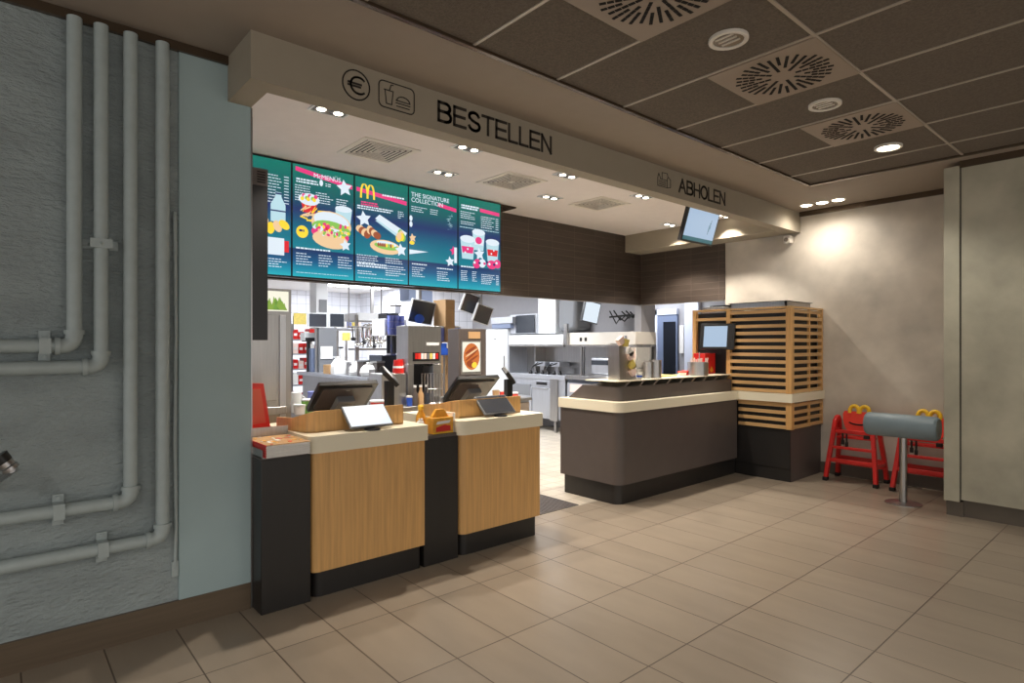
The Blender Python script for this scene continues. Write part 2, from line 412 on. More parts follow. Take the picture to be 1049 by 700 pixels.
def lettering(name, txt, x0, x1, z0, z1, w=.019):
    tot = sum(GL[c_][0] for c_ in txt) + .20 * (len(txt) - 1); sx = (x1 - x0) / tot; sz_ = z1 - z0; b = MB(); u = 0
    for c_ in txt:
        for pl in GL[c_][1]: stroke(b, [(x0 + (u + a_) * sx, z0 + w / 2 + b__ * (sz_ - w)) for a_, b__ in pl], w)
        u += GL[c_][0] + .20
    return b.obj(name, 'ink', fas)
lettering('lettering', 'BESTELLEN', 2.125, 3.12, 2.912, 3.048)
lettering('lettering', 'ABHOLEN', 4.79, 5.60, 2.912, 3.048)
lettering('euro_sign', '€', 1.52, 1.605, 2.93, 3.035, .011)
b = MB(); cx, czz, r = 1.562, 2.982, .083
stroke(b, [(cx + r * math.cos(2 * PI * i / 32), czz + r * math.sin(2 * PI * i / 32)) for i in range(32)], .007, True)
b.obj('pictogram', 'ink', fas)
b = MB(); stroke(b, rrect(1.705, 1.945, 2.905, 3.06, .03, 4), .006, True)
stroke(b, [(1.745, 3.01), (1.755, 2.93), (1.79, 2.93), (1.80, 3.01), (1.74, 3.01)], .005); stroke(b, [(1.775, 3.01), (1.785, 3.045), (1.80, 3.048)], .005)
stroke(b, [(1.82, 2.965)] + [(1.87 + .045 * math.cos(a), 2.965 + .03 * math.sin(a)) for a in [PI - PI * i / 8 for i in range(9)]], .005)
stroke(b, [(1.82, 2.965), (1.915, 2.965)], .005); stroke(b, [(1.82, 2.95), (1.915, 2.95)], .005); stroke(b, [(1.825, 2.932), (1.91, 2.932)], .005)
b.obj('pictogram', 'ink', fas)
b = MB(); stroke(b, [(4.455, 2.99), (4.455, 2.92), (4.60, 2.92), (4.60, 3.0), (4.61, 3.02), (4.65, 3.0), (4.65, 2.93), (4.60, 2.92)], .005)
stroke(b, [(4.455, 2.99), (4.47, 3.03), (4.50, 2.985), (4.60, 2.985)], .005); stroke(b, [(4.52, 2.99), (4.52, 3.045), (4.60, 3.05), (4.61, 3.02)], .005)
for i in range(3): stroke(b, [(4.475, 2.935 + .016 * i), (4.575, 2.935 + .016 * i)], .005)
b.obj('pictogram', 'ink', fas)

# ------------------------------------------------------------------ pipes on the left wall
PY = 3.50; PR = .031
def pipe(label, pts, bends):
    t = thing('pipe', label, 'pipe', (pts[0][0], PY, pts[0][1]), 'painted pipes on the left wall')
    path = []
    for i, (x, z) in enumerate(pts):
        if 0 < i < len(pts) - 1:
            a = Vector(pts[i - 1]) - Vector((x, z)); c_ = Vector(pts[i + 1]) - Vector((x, z)); a.normalize(); c_.normalize(); R = .055
            for k in range(9):
                s_ = k / 8; p = Vector((x, z)) + a * R * (1 - s_) ** 2 + c_ * R * s_ ** 2
                path.append((p.x, PY, p.y))
        else: path.append((x, PY, z))
    MB().tube(path, PR, 20).obj('pipe_run', 'pipe', t)
    for (x, z) in pts[1:-1]:
        e = MB(); e.tube([p for p in path[1:-1]], PR + .004, 20)
        e.cyl((x, PY, z + .055), (x, PY, z + .075), PR + .010).cyl((x - .055, PY, z), (x - .075, PY, z), PR + .010)
        e.obj('elbow', 'pipe', t)
    for x, z, vert in bends:
        e = MB()
        if vert:
            e.box(x - .075, x + .075, 3.535, 3.548, z - .022, z + .022).tube([(x - .04, 3.54, z), (x - .035, PY - .01, z), (x, PY - .036, z), (x + .035, PY - .01, z), (x + .04, 3.54, z)], .009, 6)
            e.box(x - .045, x + .045, PY - .038, PY - .03, z - .022, z + .022)
            for q in (-.06, .06): e.cyl((x + q, 3.535, z), (x + q, 3.525, z), .010, seg=8)
        else:
            e.box(x - .022, x + .022, 3.535, 3.548, z - .072, z + .072).box(x - .022, x + .022, PY - .037, PY - .03, z - .03, z + .03)
            e.box(x - .022, x + .022, PY - .034, 3.54, z + .028, z + .036).box(x - .022, x + .022, PY - .034, 3.54, z - .036, z - .028)
            for q in (-.055, .055): e.cyl((x, 3.535, z + q), (x, 3.525, z + q), .010, seg=8)
        e.obj('clamp', 'pipe', t)
    return t
pipe('painted pipe nearest the left edge, turning left at mid height above another bend', [(.291, 3.055), (.291, 1.495), (-3.9, 1.49)], [(.18, 1.495, 0)])
pipe('second painted pipe from the left, with a wide strap clamp high up', [(.396, 3.055), (.396, 1.395), (-3.9, 1.39)], [(.394, 1.99, 1)])
pipe('third painted pipe from the left, bending left low down, clamp under its bend', [(.518, 3.055), (.518, .722), (-3.9, .72)], [(.231, .722, 0)])
pipe('rightmost painted pipe, reaching lowest before turning left above the baseboard', [(.658, 3.055), (.658, .507), (-3.9, .505)], [(.402, .507, 0)])
t = thing('conduit', 'thin cable conduit beside the rightmost pipe, ending above the baseboard', 'conduit', (.722, 3.54, .3))
MB().tube([(.722, 3.54, 2.2), (.728, 3.54, 1.6), (.722, 3.54, 1.0), (.728, 3.538, .55), (.724, 3.54, .32)], .009, 8).obj('tube', 'pipe', t)
MB().box(.708, .738, 3.535, 3.556, .28, .36).obj('end_plate', 'pipe', t)
# little device at the left edge, on a short arm
p = at(4, 474, y=3.2)
t = thing('wall_bracket', 'small black capped metal knob poking in at the left picture edge', 'bracket', (p.x, 3.2, p.z))
R_ = Matrix.Translation((p.x, 3.2, p.z)) @ Matrix.Rotation(math.radians(-35), 4, 'Y')
MB().cyl((0, 0, -.02), (0, 0, .0), .03, M4=R_).cyl((0, 0, -.04), (0, 0, -.025), .032, M4=R_).tube([(0, 0, -.04), (0, .1, -.06), (-.15, .36, -.1)], .014, 8, M4=R_).obj('stem', 'steel', t)
MB().cyl((0, 0, 0), (0, 0, .035), .032, .036, M4=R_).obj('cap', 'blackpl', t)

# ------------------------------------------------------------------ front counters
def order_counter(label, x0, x1, yb, slope_l):
    t = thing('order_counter', label, 'counter', ((x0 + x1) / 2, 3.7, 0), 'order counters')
    MB().prism(rrect(x0 + .025, x1 - .02, 3.43, 4.15, (.06, .01, .01, .01)), 0, .17).obj('plinth', 'black', t)
    MB().prism(rrect(x0 + .005, x1 - .003, 3.395, 4.15, (.05, .008, 0, 0)), .16, .868, smooth=True).obj('front_panel', 'oak', t)
    MB().prism(rrect(x0 - .02, x1 + .012, 3.37, 4.15, (.06, .02, .01, .01)), .865, .965).obj('worktop', 'corian', t, .006)
    # upstand of bent oak
    z1 = 1.095; xb = x1 - .09
    P_ = [(x0 - .01, 3.93), (x0 + .0, 3.70), (x0 + .035, 3.56), (x0 + .085, 3.53), (xb, 3.53)]
    ins = [(x0 + .008, 3.93), (x0 + .018, 3.71), (x0 + .048, 3.577), (x0 + .09, 3.549), (xb, 3.549)]
    u = MB(); hs = [1.03, 1.045, 1.08, z1, z1] if slope_l else [1.04, 1.06, 1.09, z1, z1]
    for i in range(4):
        a, c_, d_, e = P_[i], P_[i + 1], ins[i + 1], ins[i]
        u.faces([(a[0], a[1], .96), (c_[0], c_[1], .96), (d_[0], d_[1], .96), (e[0], e[1], .96), (a[0], a[1], hs[i]), (c_[0], c_[1], hs[i + 1]), (d_[0], d_[1], hs[i + 1]), (e[0], e[1], hs[i])],
                [(0, 1, 5, 4), (2, 3, 7, 6), (4, 5, 6, 7), (0, 3, 2, 1), (1, 2, 6, 5), (0, 4, 7, 3)], smooth=False)
    u.obj('upstand', 'oak', t)
    return t
oc1 = order_counter('oak order counter with cream top, between the two black cabinets', 1.40, 2.185, 0, True)
oc2 = order_counter('oak order counter with cream top at the right end, beside the gap', 2.475, 3.25, 0, False)
t = thing('cabinet', 'black end cabinet against the grey wall, placemats lying on top', 'cabinet', (1.25, 3.7, 0), 'black cabinets between the counters')
MB().box(1.118, 1.40, 3.40, 4.1, .0, .862).obj('body', 'black', t, .004)
MB().box(1.116, 1.378, 3.396, 4.1, .862, .872).obj('top_panel', 'dgrey', t)
t = thing('cabinet', 'black narrow cabinet between the two oak order counters', 'cabinet', (2.33, 3.7, 0), 'black cabinets between the counters')
MB().box(2.188, 2.472, 3.42, 4.1, .0, .863).obj('body', 'black', t, .004)
MB().box(2.199, 2.453, 3.415, 4.1, .863, .885).obj('top_panel', 'dgrey', t)

# placemats (stack of printed sheets) in a tray on the end cabinet
t = thing('placemat_tray', 'wire tray of printed placemats with a red edge beside the grey wall', 'tray', (1.24, 3.5, .872))
MB().box(1.115, 1.385, 3.375, 3.72, .872, .878).box(1.115, 1.119, 3.375, 3.72, .872, .92).box(1.381, 1.385, 3.375, 3.72, .872, .92).box(1.115, 1.385, 3.716, 3.72, .872, 1.0).obj('holder', 'steel', t)
for i in range(14):
    z = .878 + i * .005; o = random.uniform(-.004, .004)
    tag(MB().use('paper' if i < 13 else 'kraft').box(1.13 + o, 1.375 + o, 3.35 + o, 3.70 + o, z, z + .0042).use('red').box(1.124 + o, 1.1305 + o, 3.35 + o, 3.70 + o, z, z + .0042).obj('placemat'),
        ('top printed placemat of the stack beside the grey wall' if i == 13 else 'white placemat within the stack beside the grey wall'), 'placemat', None if i == 13 else 'placemats in the stack')
b = MB()
top = bpy.data.objects[[o.name for o in bpy.data.objects if o.name.startswith('placemat') and o.get('label', '').startswith('top')][0]]
for i in range(26):
    x, y = random.uniform(1.15, 1.35), random.uniform(3.37, 3.67); w_, d_ = random.uniform(.01, .03), random.uniform(.01, .05)
    b.use(random.choice(['paper', 'gold', 'red', 'gold', 'paper'])).box(x, x + w_, y, y + d_, .9472, .9476 + .0001 * i)
b.obj('print', None, top)
# red display holder leaning on the left wall end
t = thing('sign_holder', 'red frame sign holder standing on the end cabinet', 'sign holder', (1.2, 3.95, .87))
p0, p1, p2, p3 = at(257, 391, y=3.95), at(270, 393, y=3.95), at(277, 438, y=3.95), at(257, 441, y=3.95)
xl = 1.13
b = MB().prism([(xl, p1.z + .01), (p1.x, p1.z), (p2.x, p2.z), (xl, p2.z - .02)], 3.95, 3.975, 'y'); b.obj('frame', 'redpl', t, .004)
MB().prism([(xl, p1.z - .03), (p1.x - .02, p1.z - .035), (p2.x - .03, p2.z + .035), (xl, p2.z + .015)], 3.944, 3.951, 'y').obj('panel', 'salmon', t)
MB().box(1.13, 1.37, 3.83, 4.08, .872, .90).box(1.14, 1.3, 3.952, 3.97, .90, p2.z + .01).obj('foot', 'redpl', t, .004)

# customer displays standing on the worktops
def customer_display(cx, cy, label, lit, tilt=-48):
    t = thing('customer_display', label, 'display', (cx, cy, .965), 'customer displays')
    R_ = Matrix.Translation((cx, cy, .965)) @ Matrix.Translation((0, .0, .012)) @ Matrix.Scale(1.1, 4) @ Matrix.Rotation(math.radians(tilt), 4, 'X')
    MB().box(-.135, .135, -.008, .008, .012, .175, R_).obj('housing', 'greypl', t, .003)
    MB().box(-.128, .128, -.0095, -.0075, .018, .168, R_).obj('screen', 'scrwhite' if lit else 'dkscreen', t)
    MB().cyl((cx, cy + .01, .965), (cx, cy + .01, .975), .05).box(cx - .03, cx + .03, cy + .035, cy + .05, .97, 1.02).obj('base', 'blackpl', t)
    return t
customer_display(1.80, 3.40, 'lit white customer display on the left oak order counter', True)
customer_display(2.87, 3.42, 'dark customer display on the right oak order counter', False)

# POS monitors seen from behind
def pos(label, x0, x1, y):
    t = thing('till_monitor', label, 'till', ((x0 + x1) / 2, y, .965), 'tills at the order counters')
    cx = (x0 + x1) / 2; w = (x1 - x0) / 2
    R_ = Matrix.Translation((cx, y + .02, 1.075)) @ Matrix.Rotation(math.radians(48), 4, 'X')
    MB().prism(rrect(-w, w, 0, .27, .012), -.014, .014, 'y', R_).obj('housing', 'blackpl', t)
    MB().prism(rrect(-w + .03, w - .03, .03, .24, .02), -.024, -.013, 'y', R_).obj('back_cover', 'dgrey', t)
    MB().prism(rrect(-w + .012, w - .012, .012, .258, .004), .0135, .0155, 'y', R_).obj('screen', 'dkscreen', t)
    MB().box(-.06, .06, -.07, -.02, .02, .16, R_).obj('power_box', 'greypl', t, .006)
    MB().box(cx - .12, cx + .12, y - .02, y + .2, .965, .985).box(cx - .05, cx + .05, y + .02, y + .09, .98, 1.13).obj('stand', 'blackpl', t, .006)
    cyl_ = MB(); cyl_.box(-.012, .012, -.0255, -.024, .215, .222, R_); cyl_.obj('maker_mark', 'steel', t)
    return t
pos('black till monitor behind the left oak counter, seen from behind', 1.535, 1.945, 3.78)
pos('black till monitor behind the right oak counter, seen from behind', 2.60, 3.0, 3.78)

# card terminals on stands
def card_terminal(cx, cy, z, label):
    t = thing('card_terminal', label, 'card terminal', (cx, cy, .965), 'card terminals on stands')
    MB().box(cx - .03, cx + .03, cy - .02, cy + .03, .965, z - .03).box(cx - .05, cx + .05, cy - .05, cy + .05, .965, .98).obj('stand', 'blackpl', t, .004)
    R_ = Matrix.Translation((cx, cy, z)) @ Matrix.Rotation(math.radians(38), 4, 'X') @ Matrix.Rotation(math.radians(40), 4, 'Y')
    MB().box(-.10, .10, -.04, .04, -.018, .018, R_).obj('body', 'blackpl', t, .006)
    MB().box(-.09, -.0, -.034, .034, .0175, .0195, R_).obj('screen', 'whitepl', t)
    k = MB()
    for i in range(4):
        for j in range(3): k.box(.005 + i * .02, .02 + i * .02, -.03 + j * .021, -.013 + j * .021, .0175, .021, R_)
    k.obj('keypad', 'greypl', t)
p = at(399, 386, y=3.86); card_terminal(p.x, p.y, p.z, 'tilted card terminal with red cup behind it, between the tills')
p = at(521, 385, y=3.86); card_terminal(p.x, p.y, p.z, 'tilted card terminal at the right end of the order counters')

# bottle and sauce packs standing on the narrow black cabinet
t = thing('bottle', 'yellow capped bottle on the black cabinet between the counters', 'bottle', (2.29, 3.62, .885))
MB().lathe([(.034, 0), (.036, .02), (.036, .09), (.03, .12), (.014, .15), (.014, .16)], (2.29, 3.62, .885)).obj('body', 'gold', t)
MB().lathe([(.02, 0), (.02, .025), (.012, .035)], (2.29, 3.62, 1.04)).obj('cap', 'yellow', t)
t = thing('gift_box', 'golden printed cardboard box with handle on the narrow black cabinet', 'box', (2.36, 3.53, .885))
MB().box(2.275, 2.445, 3.44, 3.54, .885, .995).obj('carton', 'gold', t, .002)
MB().prism([(2.29, .995), (2.33, 1.05), (2.39, 1.05), (2.43, .995)], 3.475, 3.505, 'y').obj('handle_flap', 'gold', t)
b = MB().use('red').prism([(2.30, .90), (2.42, .90), (2.42, .935), (2.37, .945), (2.30, .93)], 3.4385, 3.44, 'y').use('paper').prism([(2.30, .95), (2.41, .955), (2.42, .975), (2.31, .97)], 3.4383, 3.44, 'y').use('yellow').box(2.277, 2.443, 3.4385, 3.44, .887, .893)
b.obj('print', None, t)
tag(MB().box(2.452, 2.468, 3.45, 3.55, .885, 1.02).use('paper').lathe([(.02, 0), (.02, .002)], (2.46, 3.449, .92)).obj('leaflet_holder', 'blackpl'), 'small black leaflet holder right of the golden box', 'holder')
t = thing('napkin_pack', 'white and red packet left of the golden box', 'packet', (2.235, 3.56, .885))
MB().bag((2.225, 3.52, .885), .07, .06, .10, 3).obj('packet', 'paper', t)
MB().ball((2.22, 3.485, .93), .014).obj('red_print', 'red', t)

# ------------------------------------------------------------------ pick up counter
t = thing('pickup_counter', 'dark grey pick up counter with cream worktop and rounded corner', 'counter', (5.4, 3.9, 0))
MB().prism(rrect(4.40, 6.54, 3.55, 4.24, (.08, 0, 0, 0)), 0, .2, smooth=True).obj('plinth', 'black', t)
MB().prism(rrect(4.37, 6.515, 3.51, 4.27, (.09, 0, 0, .0), 10), .19, .872, smooth=True).obj('body', 'dgrey', t)
MB().prism(rrect(4.35, 6.499, 3.49, 4.29, (.1, 0, 0, .01), 10), .87, .963).obj('worktop', 'corian', t, .006)
b = MB(); R0 = rrect(4.46, 6.515, 3.58, 4.05, (.07, 0, 0, 0), 8)
b.prism(R0, .963, 1.10)
u = b.obj('upstand', 'dgrey', t)
MB().prism([(4.05, .963), (4.24, .963), (4.05, 1.10)], 4.46, 4.52, 'x').obj('sloped_end', 'dgrey', t)
b = MB().box(4.42, 6.515, 3.58, 3.98, 1.148, 1.158)
b.obj('pass_shelf', 'corian', t, .003)
b = MB()
for i in range(9): x = 4.55 + i * .23; b.prism([(x, 1.10), (x + .03, 1.10), (x + .11, 1.148), (x + .07, 1.148)], 3.60, 3.95, 'y')
b.obj('shelf_bracket', 'steel', t)
sz = 1.158
def at_shelf(px, y=3.75): return at(px, 388, y=y).x
# cone holder with cones / fry cartons
t = thing('carton_dispenser', 'slanted steel dispenser with cream paper cartons at the left of the shelf', 'dispenser', (at_shelf(636), 3.75, sz))
x = at_shelf(633)
R_ = Matrix.Translation((x + .05, 3.75, sz))
MB().prism([(-.11, 0), (.16, 0), (.06, .16), (-.07, .36), (-.12, .34)], -.07, .07, 'y', R_).obj('chute', 'steel', t, .004)
for i, (dx_, dz_, a) in enumerate(((-.10, .35, -30), (-.055, .33, 10), (.0, .24, 35), (.05, .20, -20), (.03, .12, 50), (.12, .12, 15), (.09, .05, -35))):
    Rm = R_ @ Matrix.Translation((dx_, -.085, dz_)) @ Matrix.Rotation(math.radians(a), 4, 'Y')
    tag(MB().prism([(-.03, 0), (.03, 0), (.045, .07), (-.045, .07)], -.02, .02, 'y', Rm).obj('fries_carton', 'yellowsign' if i % 3 == 1 else 'paper' if i % 3 else 'blush'),
        ['topmost cream carton', 'yellowish carton near the top', 'pale carton halfway up', 'pale carton on the slope', 'yellowish carton low on the slope', 'pale carton at the right foot', 'lowest pale carton'][i] + ' on the slanted steel dispenser', 'carton', 'cartons on the dispenser')
t = thing('wire_rack', 'pale paper bags standing in a wire rack on the pick up shelf', 'rack', (at_shelf(656), 3.82, sz))
xa, xb_ = at(649, 360, y=3.82).x, at(664, 360, y=3.82).x; zt = at(655, 356, y=3.82).z
b = MB()
for xx in (xa, xb_): b.tube([(xx, 3.78, sz), (xx, 3.78, zt + .03), (xx, 3.9, zt + .03), (xx, 3.9, sz)], .004, 6)
b.tube([(xa, 3.78, zt + .03), (xb_, 3.78, zt + .03)], .004, 6); b.tube([(xa, 3.78, sz + .1), (xb_, 3.78, sz + .1)], .004, 6); b.obj('wire_frame', 'steel', t)
for i in range(5):
    y = 3.79 + .02 * i
    tag(MB().box(xa + .012, xb_ - .012, y, y + .014, sz, zt - .015 * (i % 2)).obj('paper_bag', 'blush' if i % 2 else 'paper'), 'flat paper bag standing in the wire rack on the shelf', 'bag', 'paper bags in the wire rack')
def canister(px0, px1, pyt, y, label, name='steel_canister'):
    a, c_ = at(px0, 380, y=y).x, at(px1, 380, y=y).x; z = at((px0 + px1) / 2, pyt, y=y).z; r = (c_ - a) / 2 * .8
    t = thing(name, label, 'canister', ((a + c_) / 2, y, sz), 'steel canisters on the pick up shelf')
    h = z - sz
    MB().lathe([(r, 0), (r, h), (r * .9, h), (r * .9, h * .6)], ((a + c_) / 2, y, sz)).obj('body', 'steel', t)
    return t, (a + c_) / 2, z, r
canister(660, 668, 371, 3.72, 'left steel canister of the touching pair on the shelf')
canister(667, 676, 369, 3.70, 'right steel canister of the touching pair on the shelf')
t, cx, z, r = canister(708, 722, 371, 3.70, 'steel canister with pink paper straws left of the red box')
b = MB()
for i in range(14):
    a = random.uniform(0, 2 * PI); q = random.uniform(0, r * .8)
    b.tube([(cx + q * math.cos(a), 3.70 + q * math.sin(a), z - .05), (cx + 1.2 * q * math.cos(a), 3.70 + 1.2 * q * math.sin(a), z + random.uniform(.03, .05))], .007, 6)
tag(b.obj('straw_bunch', 'blush'), 'bunch of pink wrapped straws in the steel canister', 'straws', None, 'stuff')
tag(MB().tube([(cx + .02, 3.70, z - .04), (cx + .03, 3.70, z + .11)], .006, 8).obj('straw', 'steel'), 'single tall straw sticking out of the pink bunch', 'straw')
a, c_ = at(722, 370, y=3.78).x, 6.505; zt = at(735, 362, y=3.78).z
t = thing('meal_box', 'red cardboard box with gold print against the wooden slats', 'box', ((a + c_) / 2, 3.78, sz))
MB().box(a, c_, 3.78, 3.93, sz, zt).obj('carton', 'red', t, .004)
b = MB().use('gold'); m_ = (a + c_) / 2
b.prism([(m_ - .01, sz + .04), (m_ + .03, sz + .09), (m_ + .07, sz + .04), (m_ + .03, sz + .015)], 3.7785, 3.78, 'y').prism([(a + .01, sz + .045), (m_ - .03, sz + .05), (m_ - .03, sz + .07), (a + .01, sz + .06)], 3.7785, 3.78, 'y')
b.obj('print', None, t)
for i, px in enumerate((699, 703)):
    x = at(px, 380, y=3.75 + .06 * i).x
    t = thing('paper_bowl', ['left', 'right'][i] + ' small red striped tub of the pair left of the steel canister', 'tub', (x, 3.75 + .06 * i, sz))
    MB().lathe([(.035, 0), (.05, .045), (.046, .045), (.032, .004)], (x, 3.75 + .06 * i, sz)).obj('tub', 'red' if i else 'paper', t)
    MB().lathe([(.0515, .036), (.053, .046), (.05, .05)], (x, 3.75 + .06 * i, sz)).obj('rim', 'redpl', t)
t = thing('sauce_cup', 'small white and blue cup in front of the wire rack', 'cup', (at_shelf(656, 3.66), 3.66, sz))
x = at_shelf(655, 3.66); MB().lathe([(.025, 0), (.032, .06), (.029, .06)], (x, 3.66, sz)).obj('cup', 'paper', t)
MB().lathe([(.0275, .02), (.030, .04)], (x, 3.66, sz)).obj('print', 'blue', t)
t = thing('serving_tray', 'flat cream tray lying on the pick up shelf behind the tubs', 'tray', (at_shelf(688), 3.8, sz))
x = at_shelf(686); MB().box(x - .14, x + .16, 3.76, 3.96, sz, sz + .012).obj('tray', 'yellowsign', t, .004)

# ------------------------------------------------------------------ slatted corner cabinet
CX, CY = 6.55, 2.915
t = thing('corner_cabinet', 'corner cabinet of oak slats over dark panels beside the concrete wall', 'cabinet', (6.9, 3.2, 0))
MB().box(CX + .01, WX - .01, CY + .0, 3.7, 0, .15).obj('plinth', 'black', t)
MB().box(CX, WX - .005, CY, 4.08, .14, .87).obj('body', 'black', t, .003)
MB().box(CX + .02, WX - .01, CY - .002, CY, .0, .57).obj('side_panel', 'dgrey', t)
MB().box(CX + .04, WX - .01, CY + .04, 4.08, .97, 1.88).obj('inner_panel', 'black', t)
MB().prism([(CX - .05, CY - .045), (WX - .002, CY - .045), (WX - .002, 3.62), (CX - .05, 3.62)], .872, .965).obj('worktop', 'corian', t, .006)
def slats(x0, x1, y0, y1, z0, z1, n, face):
    g_ = (z1 - z0) / (n)
    for i in range(n):
        z = z0 + g_ * i
        h = g_ * .47
        if face == 'x': MB().box(x0, x0 + .022, y0, y1, z, z + h).obj('slat', 'oaky', t, .002)
        else: MB().box(x0, x1, y0, y0 + .022, z, z + h).obj('slat', 'oakx', t, .002)
# upper
zu0, zu1 = .967, 1.905
MB().box(CX - .03, CX + .035, CY - .03, CY + .035, zu0, zu1).obj('corner_post', 'oak', t, .003)
MB().box(CX - .028, CX + .02, 3.60, 3.65, zu0, zu1).obj('post', 'oak', t, .002)
MB().box(CX - .028, CX + .02, 4.05, 4.10, 1.10, zu1).obj('post', 'oak', t, .002)
MB().box(6.98, 7.01, CY - .026, CY + .0, zu0, zu1).obj('post', 'oak', t, .002)
MB().box(WX - .04, WX - .005, CY - .026, CY + .02, zu0, zu1).obj('post', 'oak', t, .002)
MB().box(CX - .03, WX - .004, CY - .03, CY + .0, zu1 - .004, zu1 + .02).box(CX - .03, CX + .02, CY, 4.10, zu1 - .004, zu1 + .02).obj('top_rail', 'oakx', t, .002)
slats(CX - .024, 0, CY + .03, 3.62, zu0 + .003, zu1 + .03, 12, 'x')
slats(CX + .03, WX - .03, CY - .024, 0, zu0 + .003, zu1 + .03, 12, 'y')
MB().box(CX - .024, CX, 3.63, 4.07, 1.79, 1.825).obj('slat', 'oaky', t, .002)
# lower
MB().box(CX - .03, CX + .035, CY - .03, CY + .035, .575, .873).obj('corner_post', 'oak', t, .003)
MB().box(6.98, 7.01, CY - .026, CY + .0, .575, .873).obj('post', 'oak', t, .002)
MB().box(WX - .04, WX - .003, CY - .026, CY + .02, .575, .873).obj('post', 'oak', t, .002)
slats(CX - .024, 0, CY + .03, 3.5, .578, .90, 4, 'x')
slats(CX + .03, WX - .03, CY - .024, 0, .578, .90, 4, 'y')
MB().box(CX - .02, CX + .02, CY + .02, 4.06, .855, .87).obj('edge_rail', 'oaky', t)
# steel trays on top
t = thing('steel_tray', 'large shallow steel tray lying on the slatted cabinet', 'tray', (6.9, 3.3, 1.925))
MB().box(6.62, 7.2, 3.0, 3.62, 1.925, 1.935).box(6.60, 6.62, 2.98, 3.64, 1.925, 1.985).box(7.2, 7.22, 2.98, 3.64, 1.925, 1.985).box(6.60, 7.22, 2.98, 3.0, 1.925, 1.985).box(6.60, 7.22, 3.62, 3.64, 1.925, 1.985).obj('basin', 'steel', t)
MB().box(6.58, 7.24, 2.96, 3.66, 1.985, 1.990).obj('lid', 'blackpl', t)
t = thing('steel_container', 'small steel container behind the large tray on the slatted cabinet', 'container', (6.85, 3.9, 1.905))
MB().box(6.62, 7.1, 3.72, 4.02, 1.881, 1.96).obj('body', 'steel', t, .006)
MB().box(6.72, 7.1, 3.72, 3.98, 1.96, 1.985).obj('lid', 'blackpl', t)
# order screen fixed in the second bay
t = thing('order_monitor', 'lit order monitor on an arm in front of the slatted cabinet bay', 'monitor', (6.5, 3.7, 1.6))
cs = [at(724, 333, x=6.44), at(751, 332, x=6.44), at(752, 359, x=6.44), at(730, 360, x=6.44)]
def quadslab(b, pts, n, th):
    q = [p_ + n * 0 for p_ in pts] + [p_ + n * th for p_ in pts]
    return b.faces(q, [(0, 1, 2, 3), (7, 6, 5, 4), (0, 4, 5, 1), (1, 5, 6, 2), (2, 6, 7, 3), (3, 7, 4, 0)])
c0 = Vector((6.44, 3.72, 1.60))
R_ = Matrix.Translation(c0) @ Matrix.Rotation(math.radians(-76), 4, 'Z') @ Matrix.Rotation(math.radians(-12), 4, 'X')
MB().box(-.20, .20, 0, .035, -.155, .155, R_).obj('housing', 'blackpl', t, .004)
MB().box(-.155, .115, -.002, .0, -.125, .125, R_).obj('screen', 'scrblue', t)
MB().cyl((6.46, 3.7, 1.6), (6.53, 3.68, 1.6), .02).obj('arm', 'blackpl', t)

# ------------------------------------------------------------------ hanging monitor under the fascia
t = thing('hanging_monitor', 'tilted white order screen hanging from the ceiling under the pick up sign', 'monitor', (5.8, 3.5, 2.85))
tl, tr, br_, bl = at(704, 208, y=3.44), at(736, 218, y=3.44), at(733, 252, y=3.56), at(698.5, 246, y=3.56)
w = (tr - tl).length * .5; cxm = (tl.x + tr.x + br_.x + bl.x) / 4
hgt = (tl - bl).length
R_ = Matrix.Translation((cxm, 3.50, (tl.z + bl.z + tr.z + br_.z) / 4)) @ Matrix.Rotation(math.radians(17), 4, 'X')
MB().box(-w, w, 0, .045, -hgt / 2, hgt / 2, R_).obj('housing', 'blackpl', t, .004)
s_ = MB().use('scrblue').box(-w + .02, w - .02, -.003, .0, -hgt / 2 + .06, hgt / 2 - .02, R_).use('scrteal').box(-w + .02, w - .02, -.003, .0, -hgt / 2 + .02, -hgt / 2 + .06, R_)
s_.use('scrteal')
for i in range(3): s_.box(w - .16 + .012 * i, w - .155 + .012 * i, -.004, -.003, -.08 + .03 * i, .02 + .03 * i, R_)
s_.obj('screen', None, t)
MB().tube([(cxm, 3.53, cz), (cxm, 3.53, 2.8)], .018, 10).cyl((cxm, 3.53, cz - .012), (cxm, 3.53, cz), .05).obj('ceiling_mount', 'blackpl', t)

# emergency lamp at fascia end
p = at(808, 246, x=WX - .06)
t = thing('emergency_lamp', 'small white box lamp on the concrete wall under the fascia end', 'lamp', (WX, p.y, p.z))
MB().box(WX - .10, WX, p.y - .03, p.y + .05, p.z - .04, p.z + .05).obj('housing', 'whitemetal', t, .008)
MB().cyl((WX - .10, p.y + .01, p.z), (WX - .115, p.y + .01, p.z), .025).obj('lens', 'glass', t)

